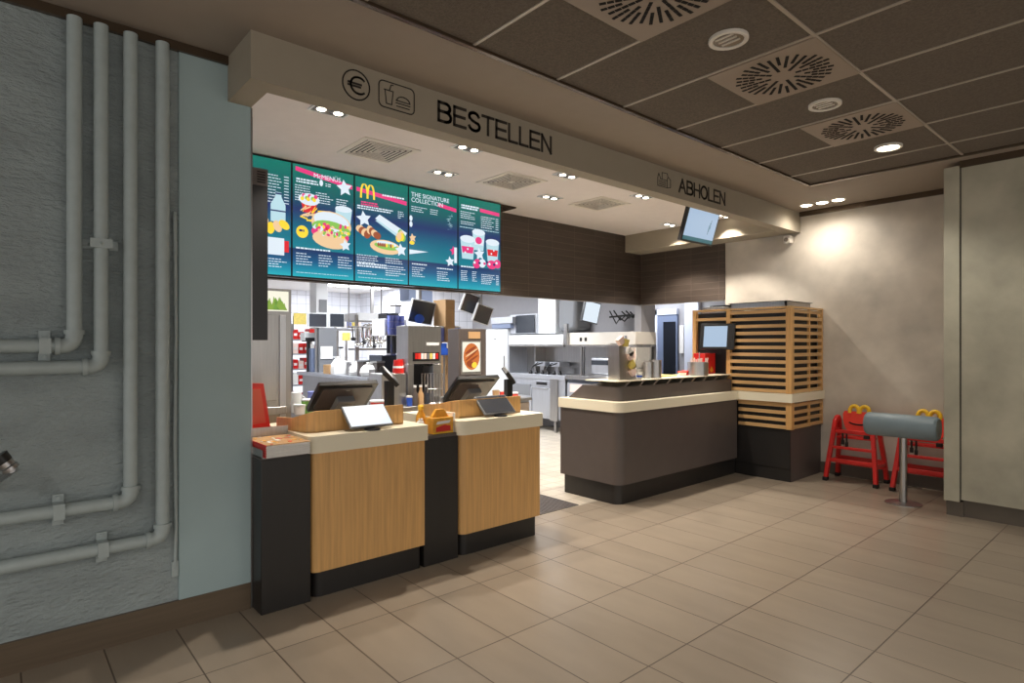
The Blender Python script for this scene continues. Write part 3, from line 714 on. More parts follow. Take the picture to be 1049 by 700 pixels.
# ------------------------------------------------------------------ menu boards
MY = 5.15; mb = [1.36, 1.951, 2.535, 3.114, 3.718, 4.310]; mz0, mz1 = 2.085, 3.09
mlab = ['leftmost menu screen, drinks bottle and nuggets, partly behind the dark housing', 'second menu screen from the left, burger menu with fries and a round price badge',
        'middle menu screen with golden arches, wrap and sandwich', 'fourth menu screen, mostly plain blue below its heading', 'rightmost menu screen with three shake cups']
class Cv:
    def __init__(s, x0, x1, z0, z1): s.b = MB(); s.x0, s.x1, s.z0, s.z1 = x0, x1, z0, z1; s.k = 0
    def p(s, u, v): return (s.x0 + (s.x1 - s.x0) * max(0, min(1, u)), s.z0 + (s.z1 - s.z0) * max(0, min(1, v)))
    def poly(s, m, pts):
        s.k += 1; s.b.use(m); y = MY - .0025 - .00005 * s.k
        q = [s.p(*a) for a in pts]; s.b.faces([(a, y, c_) for a, c_ in q], [tuple(range(len(q)))])
    def rect(s, m, u0, u1, v0, v1): s.poly(m, [(u0, v0), (u1, v0), (u1, v1), (u0, v1)])
    def ell(s, m, u, v, a, c_, rot=0, n=18, a0=0, a1=2 * PI):
        asp = (s.x1 - s.x0) / (s.z1 - s.z0); pts = []
        for i in range(n):
            th = a0 + (a1 - a0) * i / (n if abs(a1 - a0 - 2 * PI) < .01 else n - 1)
            x_, y_ = a * math.cos(th), c_ * math.sin(th) / asp
            x_, y_ = x_ * math.cos(rot) - y_ * math.sin(rot), x_ * math.sin(rot) + y_ * math.cos(rot)
            pts.append((u + x_, v + y_ * asp))
        s.poly(m, pts)
    def star(s, m, u, v, r):
        asp = (s.x1 - s.x0) / (s.z1 - s.z0); pts = []
        for i in range(10):
            q = r if i % 2 == 0 else r * .5; a = PI / 2 + i * PI / 5 + .15
            pts.append((u + q * math.cos(a), v + q * math.sin(a) * asp))
        s.poly(m, pts)
    def lines(s, m, u0, u1, v1, n, dv=.018, h=.007, ragged=.4, price=False):
        for i in range(n):
            v = v1 - i * dv; e = u0 + (u1 - u0) * (1 - random.uniform(0, ragged)) * (.8 if price else 1)
            u = u0
            while u < e - .01:
                wd = random.uniform(.02, .06); s.rect(m, u, min(u + wd, e), v, v + h); u += wd + .01
            if price: s.rect(m, u1 - .07, u1, v, v + h)
    def cup(s, u, v, w, h, body, deco):
        s.poly(body, [(u - w * .38, v), (u + w * .38, v), (u + w * .5, v + h), (u - w * .5, v + h)])
        s.poly(deco, [(u - w * .36, v + h * .3), (u + w * .36, v + h * .3), (u + w * .42, v + h * .62), (u - w * .42, v + h * .62)])
        s.ell('scrwhite', u, v + h, w * .52, w * .12)
def arches(s, m, u, v, w, h, th=.022):
    for sgn in (-1, 1):
        for side in (-1, 1):
            prev = None
            c0_ = u + sgn * w / 4
            for i in range(9):
                f = i / 8; a = f * PI / 2
                x_ = c0_ + side * (w / 4) * math.sin(a); y_ = v + h * math.cos(a) ** .75 if i < 8 else v
                if prev: s.poly(m, [(prev[0] - th / 2, prev[1]), (prev[0] + th / 2, prev[1]), (x_ + th / 2, y_), (x_ - th / 2, y_)])
                prev = (x_, y_)
for i in range(5):
    x0, x1 = mb[i], mb[i + 1]
    t = thing('menu_screen', mlab[i], 'menu screen', ((x0 + x1) / 2, MY, mz0), 'menu screens over the counter')
    MB().box(x0 + .001, x1 - .001, MY, MY + .06, mz0, mz1).obj('frame', 'blackpl', t)
    MB().box(x0 + .008, x1 - .008, MY - .002, MY, mz0 + .014, mz1 - .012).obj('display', 'menubg', t)
    MB().box(x0 + .15, x1 - .15, MY + .06, 5.5, mz0 + .35, mz1 - .3).obj('wall_mount', 'blackpl', t)
    c = Cv(x0 + .01, x1 - .01, mz0 + .016, mz1 - .014)
    if i > 0:
        vv = {1: (.985, .90), 2: (.90, .84), 3: (.93, .86), 4: (.93, .90)}[i]
        us = {1: .04, 2: .02, 3: .58, 4: .50}[i]; vs_ = vv[0] + (vv[1] - vv[0]) * us
        c.poly('scrpink', [(us, vs_), (.98, vv[1]), (.98, vv[1] - .04), (us, vs_ - .04)])
    if i == 0:
        c.lines('scrwhite', .5, .97, .86, 10, .026, price=True)
        c.poly('scrred', [(.3, .5), (.58, .5), (.62, .6), (.55, .70), (.5, .74), (.3, .72)]); c.ell('scrwhite', .53, .6, .07, .05)
        c.poly('scrpale', [(.70, .46), (.92, .46), (.92, .61), (.86, .68), (.86, .72), (.77, .72), (.77, .68), (.70, .61)]); c.rect('scrnavy', .70, .92, .55, .562); c.rect('scrnavy', .77, .86, .70, .715)
        for k in range(6): c.ell('scryel' if k % 2 else 'scrbun', .40 + k * .1, .40 + .02 * (k % 3), .09, .035, .5 * k)
        c.rect('scrred', .4, .97, .2, .30); c.rect('scrwhite', .62, .9, .17, .32); c.ell('scrnavy', .50, .25, .09, .055)
        c.lines('scrwhite', .62, .95, .13, 4, .022)
    if i == 1:
        c.lines('scrwhite', .05, .42, .865, 2, .024, .014, .1); c.ell('scrwhite', .45, .87, .03, .03); c.lines('scrwhite', .52, .66, .865, 2, .018)
        c.lines('scrwhite', .03, .32, .81, 7, .022); c.lines('scrwhite', .36, .66, .77, 5, .022); c.lines('scrwhite', .70, .95, .74, 5, .022)
        c.star('scrwhite', .84, .86, .14)
        c.poly('scrpale', [(.72, .42), (.92, .42), (.97, .66), (.68, .66)]); c.rect('scrred', .74, .92, .48, .54); c.ell('scrwhite', .825, .66, .145, .03)
        c.poly('scrred', [(.16, .58), (.34, .58), (.38, .68), (.12, .68)]); c.ell('scrwhite', .25, .70, .17, .055); [c.ell(['scryel', 'scrpink', 'scrwhite', 'scrgreen'][k % 4], .14 + .024 * k, .70 + .02 * ((k * 7) % 4) / 2, .03, .018) for k in range(10)]
        for k in range(14): a = random.uniform(-.3, 1.2); u, v = random.uniform(.1, .4), random.uniform(.50, .60); c.poly('scryel' if k % 2 else 'scrbun', [(u, v), (u + .12 * math.cos(a), v + .07 * math.sin(a)), (u + .12 * math.cos(a), v + .07 * math.sin(a) + .014), (u, v + .014)])
        c.ell('scrbun', .62, .50, .34, .12, -.1); c.ell('scrwhite', .62, .53, .30, .08, -.1)
        c.ell('scrgreen', .62, .455, .33, .075, -.1); c.ell('scrpink', .60, .405, .32, .07, -.1); c.ell('scrwhite', .60, .44, .3, .03, -.1); c.ell('scrbun', .60, .355, .30, .08, -.1)
        for k in range(12): c.ell(random.choice(['scrgreen', 'scrwhite', 'scrred', 'scryel']), .36 + k * .045, .45 + random.uniform(-.02, .02) - k * .003, .03, .02)
        c.ell('scryel', .14, .40, .095, .056); c.lines('scrnavy', .09, .19, .40, 1, .03, .02); [c.ell(random.choice(['scrgreen', 'scrwhite', 'scryel', 'scrpink', 'scrbun']), random.uniform(.34, .9), random.uniform(.38, .50), .03, .012, random.uniform(0, 3)) for k in range(40)]; c.star('scrwhite', .85, .32, .10)
        c.lines('scrwhite', .04, .62, .245, 1, .02, .014, .05)
        for u in (.04, .40, .72): c.lines('scrwhite', u, u + .26, .20, 5, .024)
        c.lines('scrpale', .04, .9, .03, 1, .02, .006, 0)
    if i == 2:
        c.lines('scrwhite', .50, .95, .855, 1, .02, .016, .05)
        arches(c, 'scryel', .22, .80, .24, .14, .035); c.lines('scrpink', .10, .42, .755, 2, .022, .014, .05)
        c.lines('scrwhite', .03, .72, .715, 2, .022, .012, .1); c.lines('scrwhite', .8, .92, .72, 4, .02)
        c.star('scrwhite', .15, .60, .14)
        for k in range(8): c.ell('scrbrown' if k % 2 else 'scrbun', .08 + .045 * k, .50 - .015 * (k % 4), .075, .035, .4 * k)
        c.poly('scrwhite', [(.36, .62), (.44, .665), (.98, .52), (.90, .43)]); c.poly('scrpale', [(.40, .61), (.92, .46), (.90, .43), (.36, .60)])
        for k in range(8): c.ell(random.choice(['scrgreen', 'scryel', 'scrbun']), .86 + random.uniform(-.08, .08), .48 + random.uniform(-.03, .03), .05, .04)
        c.ell('scrbun', .56, .35, .30, .07, -.06); c.ell('scrgreen', .58, .36, .24, .035, -.06); c.ell('scrwhite', .58, .385, .2, .025, -.06)
        for k in range(8): c.ell(random.choice(['scrbrown', 'scryel', 'scrgreen']), .42 + .04 * k, .37, .02, .02)
        c.star('scrwhite', .86, .34, .12)
        c.lines('scrwhite', .02, .42, .245, 4, .022); c.lines('scrwhite', .55, .95, .24, 3, .022); c.lines('scrwhite', .02, .58, .16, 2, .024, .016, .05)
        c.lines('scrwhite', .55, .95, .16, 5, .022); c.lines('scrwhite', .03, .4, .09, 2, .022); c.lines('scrpale', .04, .9, .03, 1, .02, .006, 0)
    if i == 3:
        c.lines('scrwhite', .04, .36, .80, 3, .022); c.lines('scrwhite', .42, .62, .80, 3, .022)
        for k in range(10): c.poly('scrpale', [(.74 + random.uniform(0, .12), .62 + k * .018), (.78 + random.uniform(0, .12), .63 + k * .018), (.80 + random.uniform(0, .12), .625 + k * .018)])
        c.ell('scrwhite', .03, .68, .03, .03); c.ell('scrwhite', .03, .62, .03, .03)
        c.star('scrbun', .06, .48, .08); c.ell('scryel', .05, .43, .05, .02); c.poly('scrwhite', [(.0, .36), (.38, .355), (.0, .31)])
        c.star('scrpink', .92, .40, .09); c.star('scrwhite', .84, .28, .1); c.rect('scrwhite', .93, .99, .27, .44)
        c.lines('scrwhite', .05, .38, .21, 1, .02, .012, .05); c.lines('scrwhite', .56, .92, .19, 1, .02, .012, .05)
        c.lines('scrwhite', .05, .32, .175, 5, .022); c.lines('scrwhite', .56, .86, .155, 5, .022)
    if i == 4:
        c.lines('scrwhite', .06, .48, .905, 2, .026, .018, .1)
        c.lines('scrwhite', .04, .4, .84, 4, .022); c.lines('scrwhite', .52, .95, .82, 6, .024, price=True); c.lines('scrwhite', .04, .4, .73, 2, .022)
        c.lines('scrpale', .02, .96, .67, 1, .02, .008, 0)
        c.cup(.46, .44, .30, .20, 'scrpale', 'scrwhite'); c.ell('scrpink', .46, .55, .08, .04)
        c.cup(.20, .33, .34, .22, 'scrpale', 'scrpink'); c.cup(.80, .33, .32, .22, 'scrpale', 'scrred')
        c.star('scrwhite', .48, .40, .13)
        c.ell('scrpink', .42, .29, .1, .05, .7); c.ell('scrwhite', .55, .30, .08, .05, -.6); c.ell('scrpink', .78, .295, .12, .05); c.ell('scrpink', .92, .31, .09, .05); [c.ell(['scrwhite', 'scrpink', 'scrnavy'][k % 3], .36 + .06 * k, .30 + .02 * (k % 2), .03, .015) for k in range(10)]; [c.ell('scrwhite', .2 + .6 * (k % 2) + .03 * (k % 5 - 2), .40 + .02 * k, .02, .012) for k in range(5)]
        c.lines('scrwhite', .04, .36, .235, 1, .02, .016, .0); c.lines('scrwhite', .04, .22, .19, 6, .02); c.lines('scrwhite', .30, .42, .19, 6, .02); c.lines('scrwhite', .52, .95, .17, 6, .02, price=True)
    im = c.b.obj('menu_print', None, t)
    def head(txt, u, v, sz_, m='scrwhite'):
        x_, z_ = c.p(u, v); text_obj('heading', txt, sz_, m, facing_y(x_, MY - .009, z_), t, .001)
    if i == 1: head('McMENÜS', .32, .905, .058)
    if i == 3: head('THE SIGNATURE', .03, .905, .062); head('COLLECTION', .03, .85, .062)

# dark housing hanging left of the menu
hy = 4.3
xr = at(274.5, 300, y=hy).x; zt, zb = at(274, 174, y=hy).z, at(270, 348.6, y=hy).z
t = thing('hanging_housing', 'narrow dark housing with a vent grille hanging left of the menu screens', 'housing', (xr - .2, hy, zb))
MB().box(xr - .42, xr, hy, hy + .12, zb, zt).obj('case', 'blackpl', t, .004)
MB().box(xr - .42, xr - .001, hy - .003, hy, zt - .12, zt).obj('fascia', 'dgrey', t)
b = MB()
for k in range(5): b.box(xr - .075, xr - .02, hy - .005, hy - .003, zt - .10 + k * .018, zt - .092 + k * .018)
b.obj('grille', 'slot', t)
MB().cyl((xr - .1, hy + .06, zt), (xr - .1, hy + .06, cz), .015).cyl((xr - .34, hy + .06, zt), (xr - .34, hy + .06, cz), .015).obj('hanger', 'steel', t)

# ------------------------------------------------------------------ ceiling fittings
def twin_spot(x, y, label, watt, cone=100):
    t = thing('recessed_spotlight', label, 'ceiling light', (x, y, cz), 'twin recessed spotlights')
    fm = MB()
    for a_ in ((-.13, .13, -.07, -.055), (-.13, .13, .055, .07), (-.13, -.115, -.055, .055), (.115, .13, -.055, .055)): fm.box(x + a_[0], x + a_[1], y + a_[2], y + a_[3], cz - .010, cz + .001)
    fm.obj('frame', 'whitepl', t)
    MB().box(x - .115, x + .115, y - .055, y + .055, cz - .003, cz + .001).obj('recess', 'greypl', t)
    for sx in (-.06, .06):
        MB().lathe([(.052, 0), (.048, -.006), (.03, -.004)], (x + sx, y, cz - .004)).obj('bezel', 'greypl', t)
        MB().lathe([(.030, 0), (.028, -.003)], (x + sx, y, cz - .009)).obj('lamp_lens', 'lens', t)
    L = bpy.data.lights.new('spot', 'SPOT'); L.energy = watt; L.spot_size = math.radians(cone); L.spot_blend = .5; L.shadow_soft_size = .035; L.color = (1, .90, .78)
    o = bpy.data.objects.new('spot_lamp', L); C.objects.link(o); o.location = (x, y, cz - .03)
    return t
SP = [((1.732, 3.882), 'twin spotlight nearest the left end of the fascia'), ((2.91, 3.883), 'twin spotlight behind the ordering sign lettering'), ((3.153, 4.599), 'twin spotlight in front of the fourth menu screen'),
      ((4.08, 3.898), 'twin spotlight between the middle and right square vents, near the fascia'), ((4.546, 4.599), 'twin spotlight right of the menu screens, by the dark tiles'),
      ((5.264, 3.918), 'twin spotlight near the fascia, left of the pick up sign'), ((6.774, 4.60), 'twin spotlight against the side soffit, left of the hanging screen'), ((6.824, 3.844), 'twin spotlight half hidden right of the hanging screen')]
for (x, y), lb in SP: twin_spot(x, y, lb, 130)
def square_vent(x, y, label):
    t = thing('square_vent', label, 'ceiling vent', (x, y, cz), 'square vents in the counter ceiling')
    b = MB(); s0 = .25
    def ring(o, i_, z0, z1):
        b.box(x - o, x + o, y - o, y - i_, z0, z1).box(x - o, x + o, y + i_, y + o, z0, z1).box(x - o, x - i_, y - i_, y + i_, z0, z1).box(x + i_, x + o, y - i_, y + i_, z0, z1)
    ring(.25, .205, cz - .006, cz + .001)
    for k in range(5): ring(.192 - .033 * k, .177 - .033 * k, cz - .006, cz - .001)
    b.box(x - .03, x + .03, y - .03, y + .03, cz - .006, cz - .001)
    MB().box(x - .235, x + .235, y - .235, y + .235, cz - .001, cz + .001).obj('recess', 'slot', t)
    b.obj('louvre', 'whitemetal', t)
square_vent(2.40, 4.44, 'leftmost square vent above the left menu screens')
square_vent(3.83, 4.41, 'middle square vent above the right menu screens')
square_vent(5.19, 4.455, 'rightmost square vent in front of the dark tiles')
def swirl(cx, cy, label):
    t = thing('swirl_diffuser', label, 'ceiling vent', (cx, cy, cz), 'swirl diffusers in the tile ceiling')
    MB().box(cx - .312, cx + .312, cy - .312, cy + .312, cz - .006, cz + .004).obj('plate', 'ventm', t, .002)
    n = 0
    for k in range(32):
        a = 2 * PI * k / 32
        r0, r1 = ((.07, .265) if k % 4 == 0 else (.16, .265) if k % 2 else (.115, .265))
        b = MB(); Rz = Matrix.Translation((cx, cy, cz - .007)) @ Matrix.Rotation(a + .12, 4, 'Z')
        r = r0
        while r < r1 - .01:
            b.box(r, min(r + .032, r1), -.0085, .0085, -.0015, .001, Rz); r += .037
        b.obj('slot', 'slot', t)
vx = [2.265, 3.53, 4.795]
swirl(vx[0], 1.612, 'nearest swirl diffuser, cut by the top picture edge')
swirl(vx[1], 1.612, 'middle swirl diffuser, between the two unlit downlights')
swirl(vx[2], 1.612, 'farthest swirl diffuser, beside the lit downlight')
def downlight(x, y, label, lit):
    t = thing('downlight', label, 'ceiling light', (x, y, cz), 'round downlights in the tile ceiling')
    MB().lathe([(.10, .004), (.10, -.012), (.09, -.016), (.078, -.012), (.078, 0)], (x, y, cz)).obj('bezel', 'whitemetal', t)
    MB().lathe([(.077, 0), (.06, .002)], (x, y, cz - .006)).obj('lamp_glass', 'lens' if lit else 'glass', t)
    if not lit:
        b = MB()
        for k in range(3): b.box(x - .05 + .035 * k, x - .04 + .035 * k, y - .05, y + .05, cz - .011, cz - .006)
        b.obj('baffle', 'whitemetal', t)
    if lit:
        L = bpy.data.lights.new('spot', 'SPOT'); L.energy = lit; L.spot_size = math.radians(130); L.spot_blend = .6; L.shadow_soft_size = .06; L.color = (1, .93, .82)
        o = bpy.data.objects.new('spot_lamp', L); C.objects.link(o); o.location = (x, y, cz - .04)
downlight(2.90, 1.61, 'unlit round downlight nearest the camera', 0)
downlight(4.173, 1.627, 'unlit round downlight between the two farther diffusers', 0)
downlight(5.453, 1.64, 'lit round downlight in the tile ceiling', 60)
# unseen fill lamps added behind the camera to brighten the dining room
for x, y in ((-1.6, -.4), (1.2, -1.6), (3.8, -1.6), (-1.6, -3.2), (1.2, -3.6), (4.4, -3.8)):
    L = bpy.data.lights.new('spot', 'SPOT'); L.energy = 210 if x < 2 else 130; L.spot_size = math.radians(150); L.spot_blend = .7; L.shadow_soft_size = .15; L.color = (1, .92, .82)
    o = bpy.data.objects.new('spot_lamp', L); C.objects.link(o); o.location = (x, y, cz - .04)
# wall washer of three lamps
for i, y in enumerate((2.93, 2.76, 2.59)):
    t = thing('wall_washer', ['leftmost', 'middle', 'rightmost'][i] + ' of the three bright lamps by the concrete wall', 'ceiling light', (7.0, y, cz), 'wall washers by the concrete wall')
    MB().lathe([(.075, .0), (.075, -.006), (.06, -.01)], (7.0, y, cz)).obj('bezel', 'whitemetal', t)
    MB().lathe([(.058, 0), (.05, -.004)], (7.0, y, cz - .010)).obj('lamp_lens', 'lens', t)
    L = bpy.data.lights.new('spot', 'SPOT'); L.energy = 21; L.spot_size = math.radians(165); L.spot_blend = 1.0; L.shadow_soft_size = .05; L.color = (1, .91, .80)
    o = bpy.data.objects.new('spot_lamp', L); C.objects.link(o); o.location = (7.0, y, cz - .04)

# ------------------------------------------------------------------ high chairs
def high_chair(label, x, y):
    """front towards -X"""
    t = thing('high_chair', label, 'high chair', (x, y, 0), 'red high chairs by the concrete wall')
    D, Wd = .34, .54
    F = [(0, 1, 2, 3), (7, 6, 5, 4), (0, 4, 5, 1), (1, 5, 6, 2), (2, 6, 7, 3), (3, 7, 4, 0)]
    def sweep(pts, wy=.020, wx=.026):       # flat bent-wood bar through x,y,z points
        b = MB(); pts = [Vector(p_) for p_ in pts]; n = len(pts); vs_ = []
        for i, p_ in enumerate(pts):
            d_ = (pts[min(i + 1, n - 1)] - pts[max(i - 1, 0)]).normalized(); u = Vector((0, 1, 0)); u = (u - d_ * u.dot(d_)).normalized(); v = d_.cross(u)
            for (k, l) in ((-1, -1), (1, -1), (1, 1), (-1, 1)): vs_.append(p_ + u * k * wy + v * l * wx)
        fs = [(0, 1, 2, 3), tuple(4 * (n - 1) + q for q in (3, 2, 1, 0))]
        for i in range(n - 1):
            for q in range(4): fs.append((4 * i + q, 4 * i + 4 + q, 4 * i + 4 + (q + 1) % 4, 4 * i + (q + 1) % 4))
        return b.faces(vs_, fs)
    for s_ in (-1, 1):
        yb, yt = s_ * (Wd / 2 - .02), s_ * (Wd / 2 - .075)
        ym = yt + s_ * .008
        sweep([(0, yb, .02), (.03, (yb * .7 + yt * .3), .2), (.07, yt + s_ * .01, .46), (.09, yt, .58), (.12, yt, .65), (.17, yt, .685), (.21, yt, .69)]).obj('leg', 'red', t, .005, True)
        sweep([(D, yb, .02), (D - .03, yb * .7 + yt * .3, .25), (D - .07, ym, .52), (D - .10, yt, .64), (D - .13, yt, .69)]).obj('leg', 'red', t, .005, True)
        MB().box(-.035, .035, yb - .024, yb + .024, 0, .04).obj('foot_cap', 'stop', t, .006, True)
        MB().box(D - .035, D + .03, yb - .024, yb + .024, 0, .04).obj('foot_cap', 'stop', t, .006, True)
        MB().box(.03, D - .02, yb * .96 - .012, yb * .96 + .012, .19, .225).obj('side_rail', 'red', t, .003, True)
        MB().box(.09, D - .08, yt - .012, yt + .012, .53, .565).obj('side_rail', 'red', t, .003, True)
    for k, (x_, w_, z_) in enumerate(((.015, .25, .21), (.045, .23, .355), (.075, .215, .525))):
        MB().box(x_, x_ + .03, -w_, w_, z_, z_ + (.04 if k != 1 else .03)).obj('front_rail', 'red', t, .004, True)
    MB().box(D - .06, D - .035, -.25, .25, .15, .25).obj('back_rail', 'red', t, .003, True)
    MB().box(.1, D - .08, -.18, .18, .47, .49).obj('seat', 'red', t, .004, True)
    R_ = Matrix.Translation((.24, 0, .535)) @ Matrix.Rotation(math.radians(9), 4, 'Y')
    prof = [(-.10, 0), (.10, 0), (.135, .04), (.16, .12), (.165, .19), (.15, .225), (-.15, .225), (-.165, .19), (-.16, .12), (-.135, .04)]
    bk = MB().prism(prof, -.012, .012, 'x', R_).obj('backrest', 'redpl', t, .004, True)
    pts = [(-.016, .10 * math.sin(a), .115 - .035 * math.cos(a)) for a in [(-1.2 + 2.4 * i / 8) for i in range(9)]]
    MB().tube(pts, .008, 6, R_).obj('hand_slot', 'slot', bk, 0, True)
    for s_ in (-1, 1):
        pts = [(-.005, s_ * .052 + .046 * math.cos(a), .225 + .062 * math.sin(a)) for a in [-.35 + (PI + .7) * i / 12 for i in range(13)]]
        MB().tube(pts, .021, 8, R_).obj('yellow_arch', 'yellow', t, 0, True)
    for y0, h_ in ((.10, .10), (.06, .12)):
        MB().box(.07, .076, y0 - .009, y0 + .009, .525 - h_, .53).box(.062, .082, y0 - .014, y0 + .014, .505 - h_, .525 - h_ + .03).obj('strap', 'stop', t, .002, True)
    MB().box(.06, .10, -.16, -.11, .49, .53).obj('buckle', 'stop', t, .003, True)
    return t
hc = high_chair('red high chair left of the grey bolster stand', 6.975, 2.462)
dup(hc, (6.975, 1.81, 0), 'red high chair behind the bolster pole, half hidden by the near wall')

# leaning bolster on a post
t = thing('leaning_post', 'blue grey upholstered bolster on a steel post beside the high chairs', 'perch seat', (6.50, 1.83, 0))
b = MB(); n = 28; rr = .112; prof = [(0, .90), (.014, .97), (.03, 1.0)]
ya, yb = 1.545, 2.145
ys = [ya, ya + .012, ya + .03, yb - .03, yb - .012, yb]; rs = [.86, .96, 1, 1, .96, .86]
v = [(6.5 + rr * r_ * math.cos(2 * PI * k / n), y_, .73 + rr * r_ * math.sin(2 * PI * k / n)) for y_, r_ in zip(ys, rs) for k in range(n)]
b.faces(v, [(i * n + k, i * n + (k + 1) % n, (i + 1) * n + (k + 1) % n, (i + 1) * n + k) for i in range(5) for k in range(n)], None, True)
b.faces(v[:n], [tuple(range(n))]); b.faces(v[-n:], [tuple(range(n))]); b.obj('bolster', 'leather', t)
MB().cyl((6.5, 1.83, .01), (6.5, 1.83, .63), .033).obj('post', 'steel', t)
MB().lathe([(.15, 0), (.15, .006), (.12, .012), (.04, .02)], (6.5, 1.83, 0)).obj('base_plate', 'steel', t)

# floor mat at the gap
t = thing('floor_mat', 'grey ribbed entrance mat in the gap between the counters', 'mat', (3.8, 4.05, 0))
MB().box(3.3, 4.13, 3.80, 4.32, 0, .008).obj('mat_base', 'mattm', t)
b = MB()
for i in range(26): b.box(3.31 + i * .0315, 3.325 + i * .0315, 3.81, 4.31, .008, .012)
o = b.obj('mat_ribs', 'dgrey', t)

# ------------------------------------------------------------------ kitchen
def kbox(name, m, px0, px1, py0, py1, depth, y=None, x=None, base=None, parent=None, bevel=.004):
    """box whose front face covers the given picture rectangle on plane y= (or x=)"""
    if y is not None:
        a, c_ = at(px0, (py0 + py1) / 2, y=y), at(px1, (py0 + py1) / 2, y=y); zt = at((px0 + px1) / 2, py0, y=y).z; zb = at((px0 + px1) / 2, py1, y=y).z if base is None else base
        return box(name, m, a.x, c_.x, y, y + depth, zb, zt, parent, bevel), (a.x, c_.x, zb, zt)
    a, c_ = at(px0, (py0 + py1) / 2, x=x), at(px1, (py0 + py1) / 2, x=x); zt = at((px0 + px1) / 2, py0, x=x).z; zb = at((px0 + px1) / 2, py1, x=x).z if base is None else base
    return box(name, m, x, x + depth, c_.y, a.y, zb, zt, parent, bevel), (c_.y, a.y, zb, zt)

# tall steel cabinet with backlit plant picture
y = 4.9; xa, xb_ = 1.30, at(298.5, 350, y=y).x; zt = at(285, 296, y=y).z
t = thing('steel_cabinet', 'tall steel cabinet with a backlit plant picture, beside the dark housing', 'cabinet', ((xa + xb_) / 2, y + .3, 0))
box('carcass', 'steel', xa, xb_, y, y + .6, 0, zt, t, .004)
zpb, zpt = at(285, 319, y=y).z, at(285, 298.5, y=y).z
box('picture_panel', 'scrcream', xa + .03, xb_ - .025, y - .004, y, zpb, zpt, t)
b = MB(); random.seed(3)
for i in range(60):
    x = random.uniform(xa + .08, xb_ - .06); h = random.uniform(.3, .75) * (zpt - zpb); w_ = random.uniform(.015, .04)
    b.use(random.choice(['scrlime', 'green', 'scrlime'])).faces([(x - w_, y - .005 - .0001 * i, zpb + .01), (x + w_, y - .005 - .0001 * i, zpb + .01), (x + random.uniform(-w_, w_), y - .005 - .0001 * i, zpb + h)], [(0, 1, 2)])
b.obj('plant_print', None, t)
box('door_panel', 'steel', xa + .02, xb_ - .12, y - .012, y, 1.05, zpb - .03, t, .003)
box('door_edge', 'steelw', xb_ - .10, xb_ - .05, y - .014, y, .5, zpb - .03, t, .003)
box('slot_shelf', 'steel', xa, xb_ - .05, y - .03, y, .94, 1.0, t, .004)
box('dark_gap', 'blackpl', xa + .1, xb_ - .2, y - .013, y, 1.01, 1.03, t)
# steel back worktop
t = thing('back_worktop', 'steel back worktop behind the tills', 'worktop', (2.7, 5.1, 0))
box('top', 'steel', 1.95, 4.42, 4.75, 5.45, .90, .93, t, .004)
box('underframe', 'steelw', 1.97, 4.40, 4.78, 5.43, 0, .90, t)
box('drawer', 'ventm', 4.08, 4.39, 4.76, 4.78, .62, .88, t, .004); box('drawer', 'ventm', 4.08, 4.39, 4.76, 4.78, .2, .60, t, .004)
b = MB()
for x in (2.05, 2.5, 2.95, 3.4, 3.85): b.box(x, x + .012, 4.775, 4.782, .12, .88)
b.obj('door_gaps', 'blackpl', t)
WT = .93
# shelving with red cup boxes
t = thing('storage_rack', 'steel shelving rack of red cup sleeves right of the plant cabinet', 'rack', (3.2, 8.2, 0))
y = 8.2; ra, rb = at(299, 350, y=y).x, at(331, 350, y=y).x
b = MB()
for x in (ra, rb): b.box(x - .015, x + .015, y, y + .03, 0, 1.79).box(x - .015, x + .015, y + .42, y + .45, 0, 1.75)
b.obj('upright', 'steel', t)
for k, z in enumerate((.70, .95, 1.17, 1.38, 1.58)):
    box('shelf', 'steelw', ra, rb, y, y + .45, z - .02, z, t)
names = ['lowest', 'second lowest', 'middle', 'second highest', 'top']
for k, z in enumerate((.70, .95, 1.17, 1.38, 1.58)):
    n_ = 5
    for q in range(n_):
        x = ra + .03 + (rb - ra - .06) * q / n_; h = random.uniform(.10, .16)
        m_ = ['red', 'paper', 'red', 'blush', 'red'][(q + k) % 5]
        tt = tag(MB().use(m_).box(x, x + (rb - ra) / n_ * .78, y + .03, y + .2, z, z + h).use('paper').box(x + .01, x + (rb - ra) / n_ * .6, y + .028, y + .03, z + h * .35, z + h * .6).obj('cup_sleeve'),
                 {'red': 'red', 'paper': 'white', 'blush': 'pink'}[m_] + ' cup sleeve on the ' + names[k] + ' shelf of the storage rack', 'sleeve', 'cup sleeves on the storage rack')
kbox('sign_panel', 'yellowsign', 301, 314, 321, 332.5, .02, y=8.17)[0]
o = bpy.data.objects['sign_panel']; o.name = 'yellow_sign'; tag(o, 'yellow sign above the red cup sleeves', 'sign')
MB().box(o.data.vertices[0].co.x, o.data.vertices[0].co.x + .01, 8.19, 8.21, 1.7, 1.9).obj('bracket', 'steel', o, local=False)

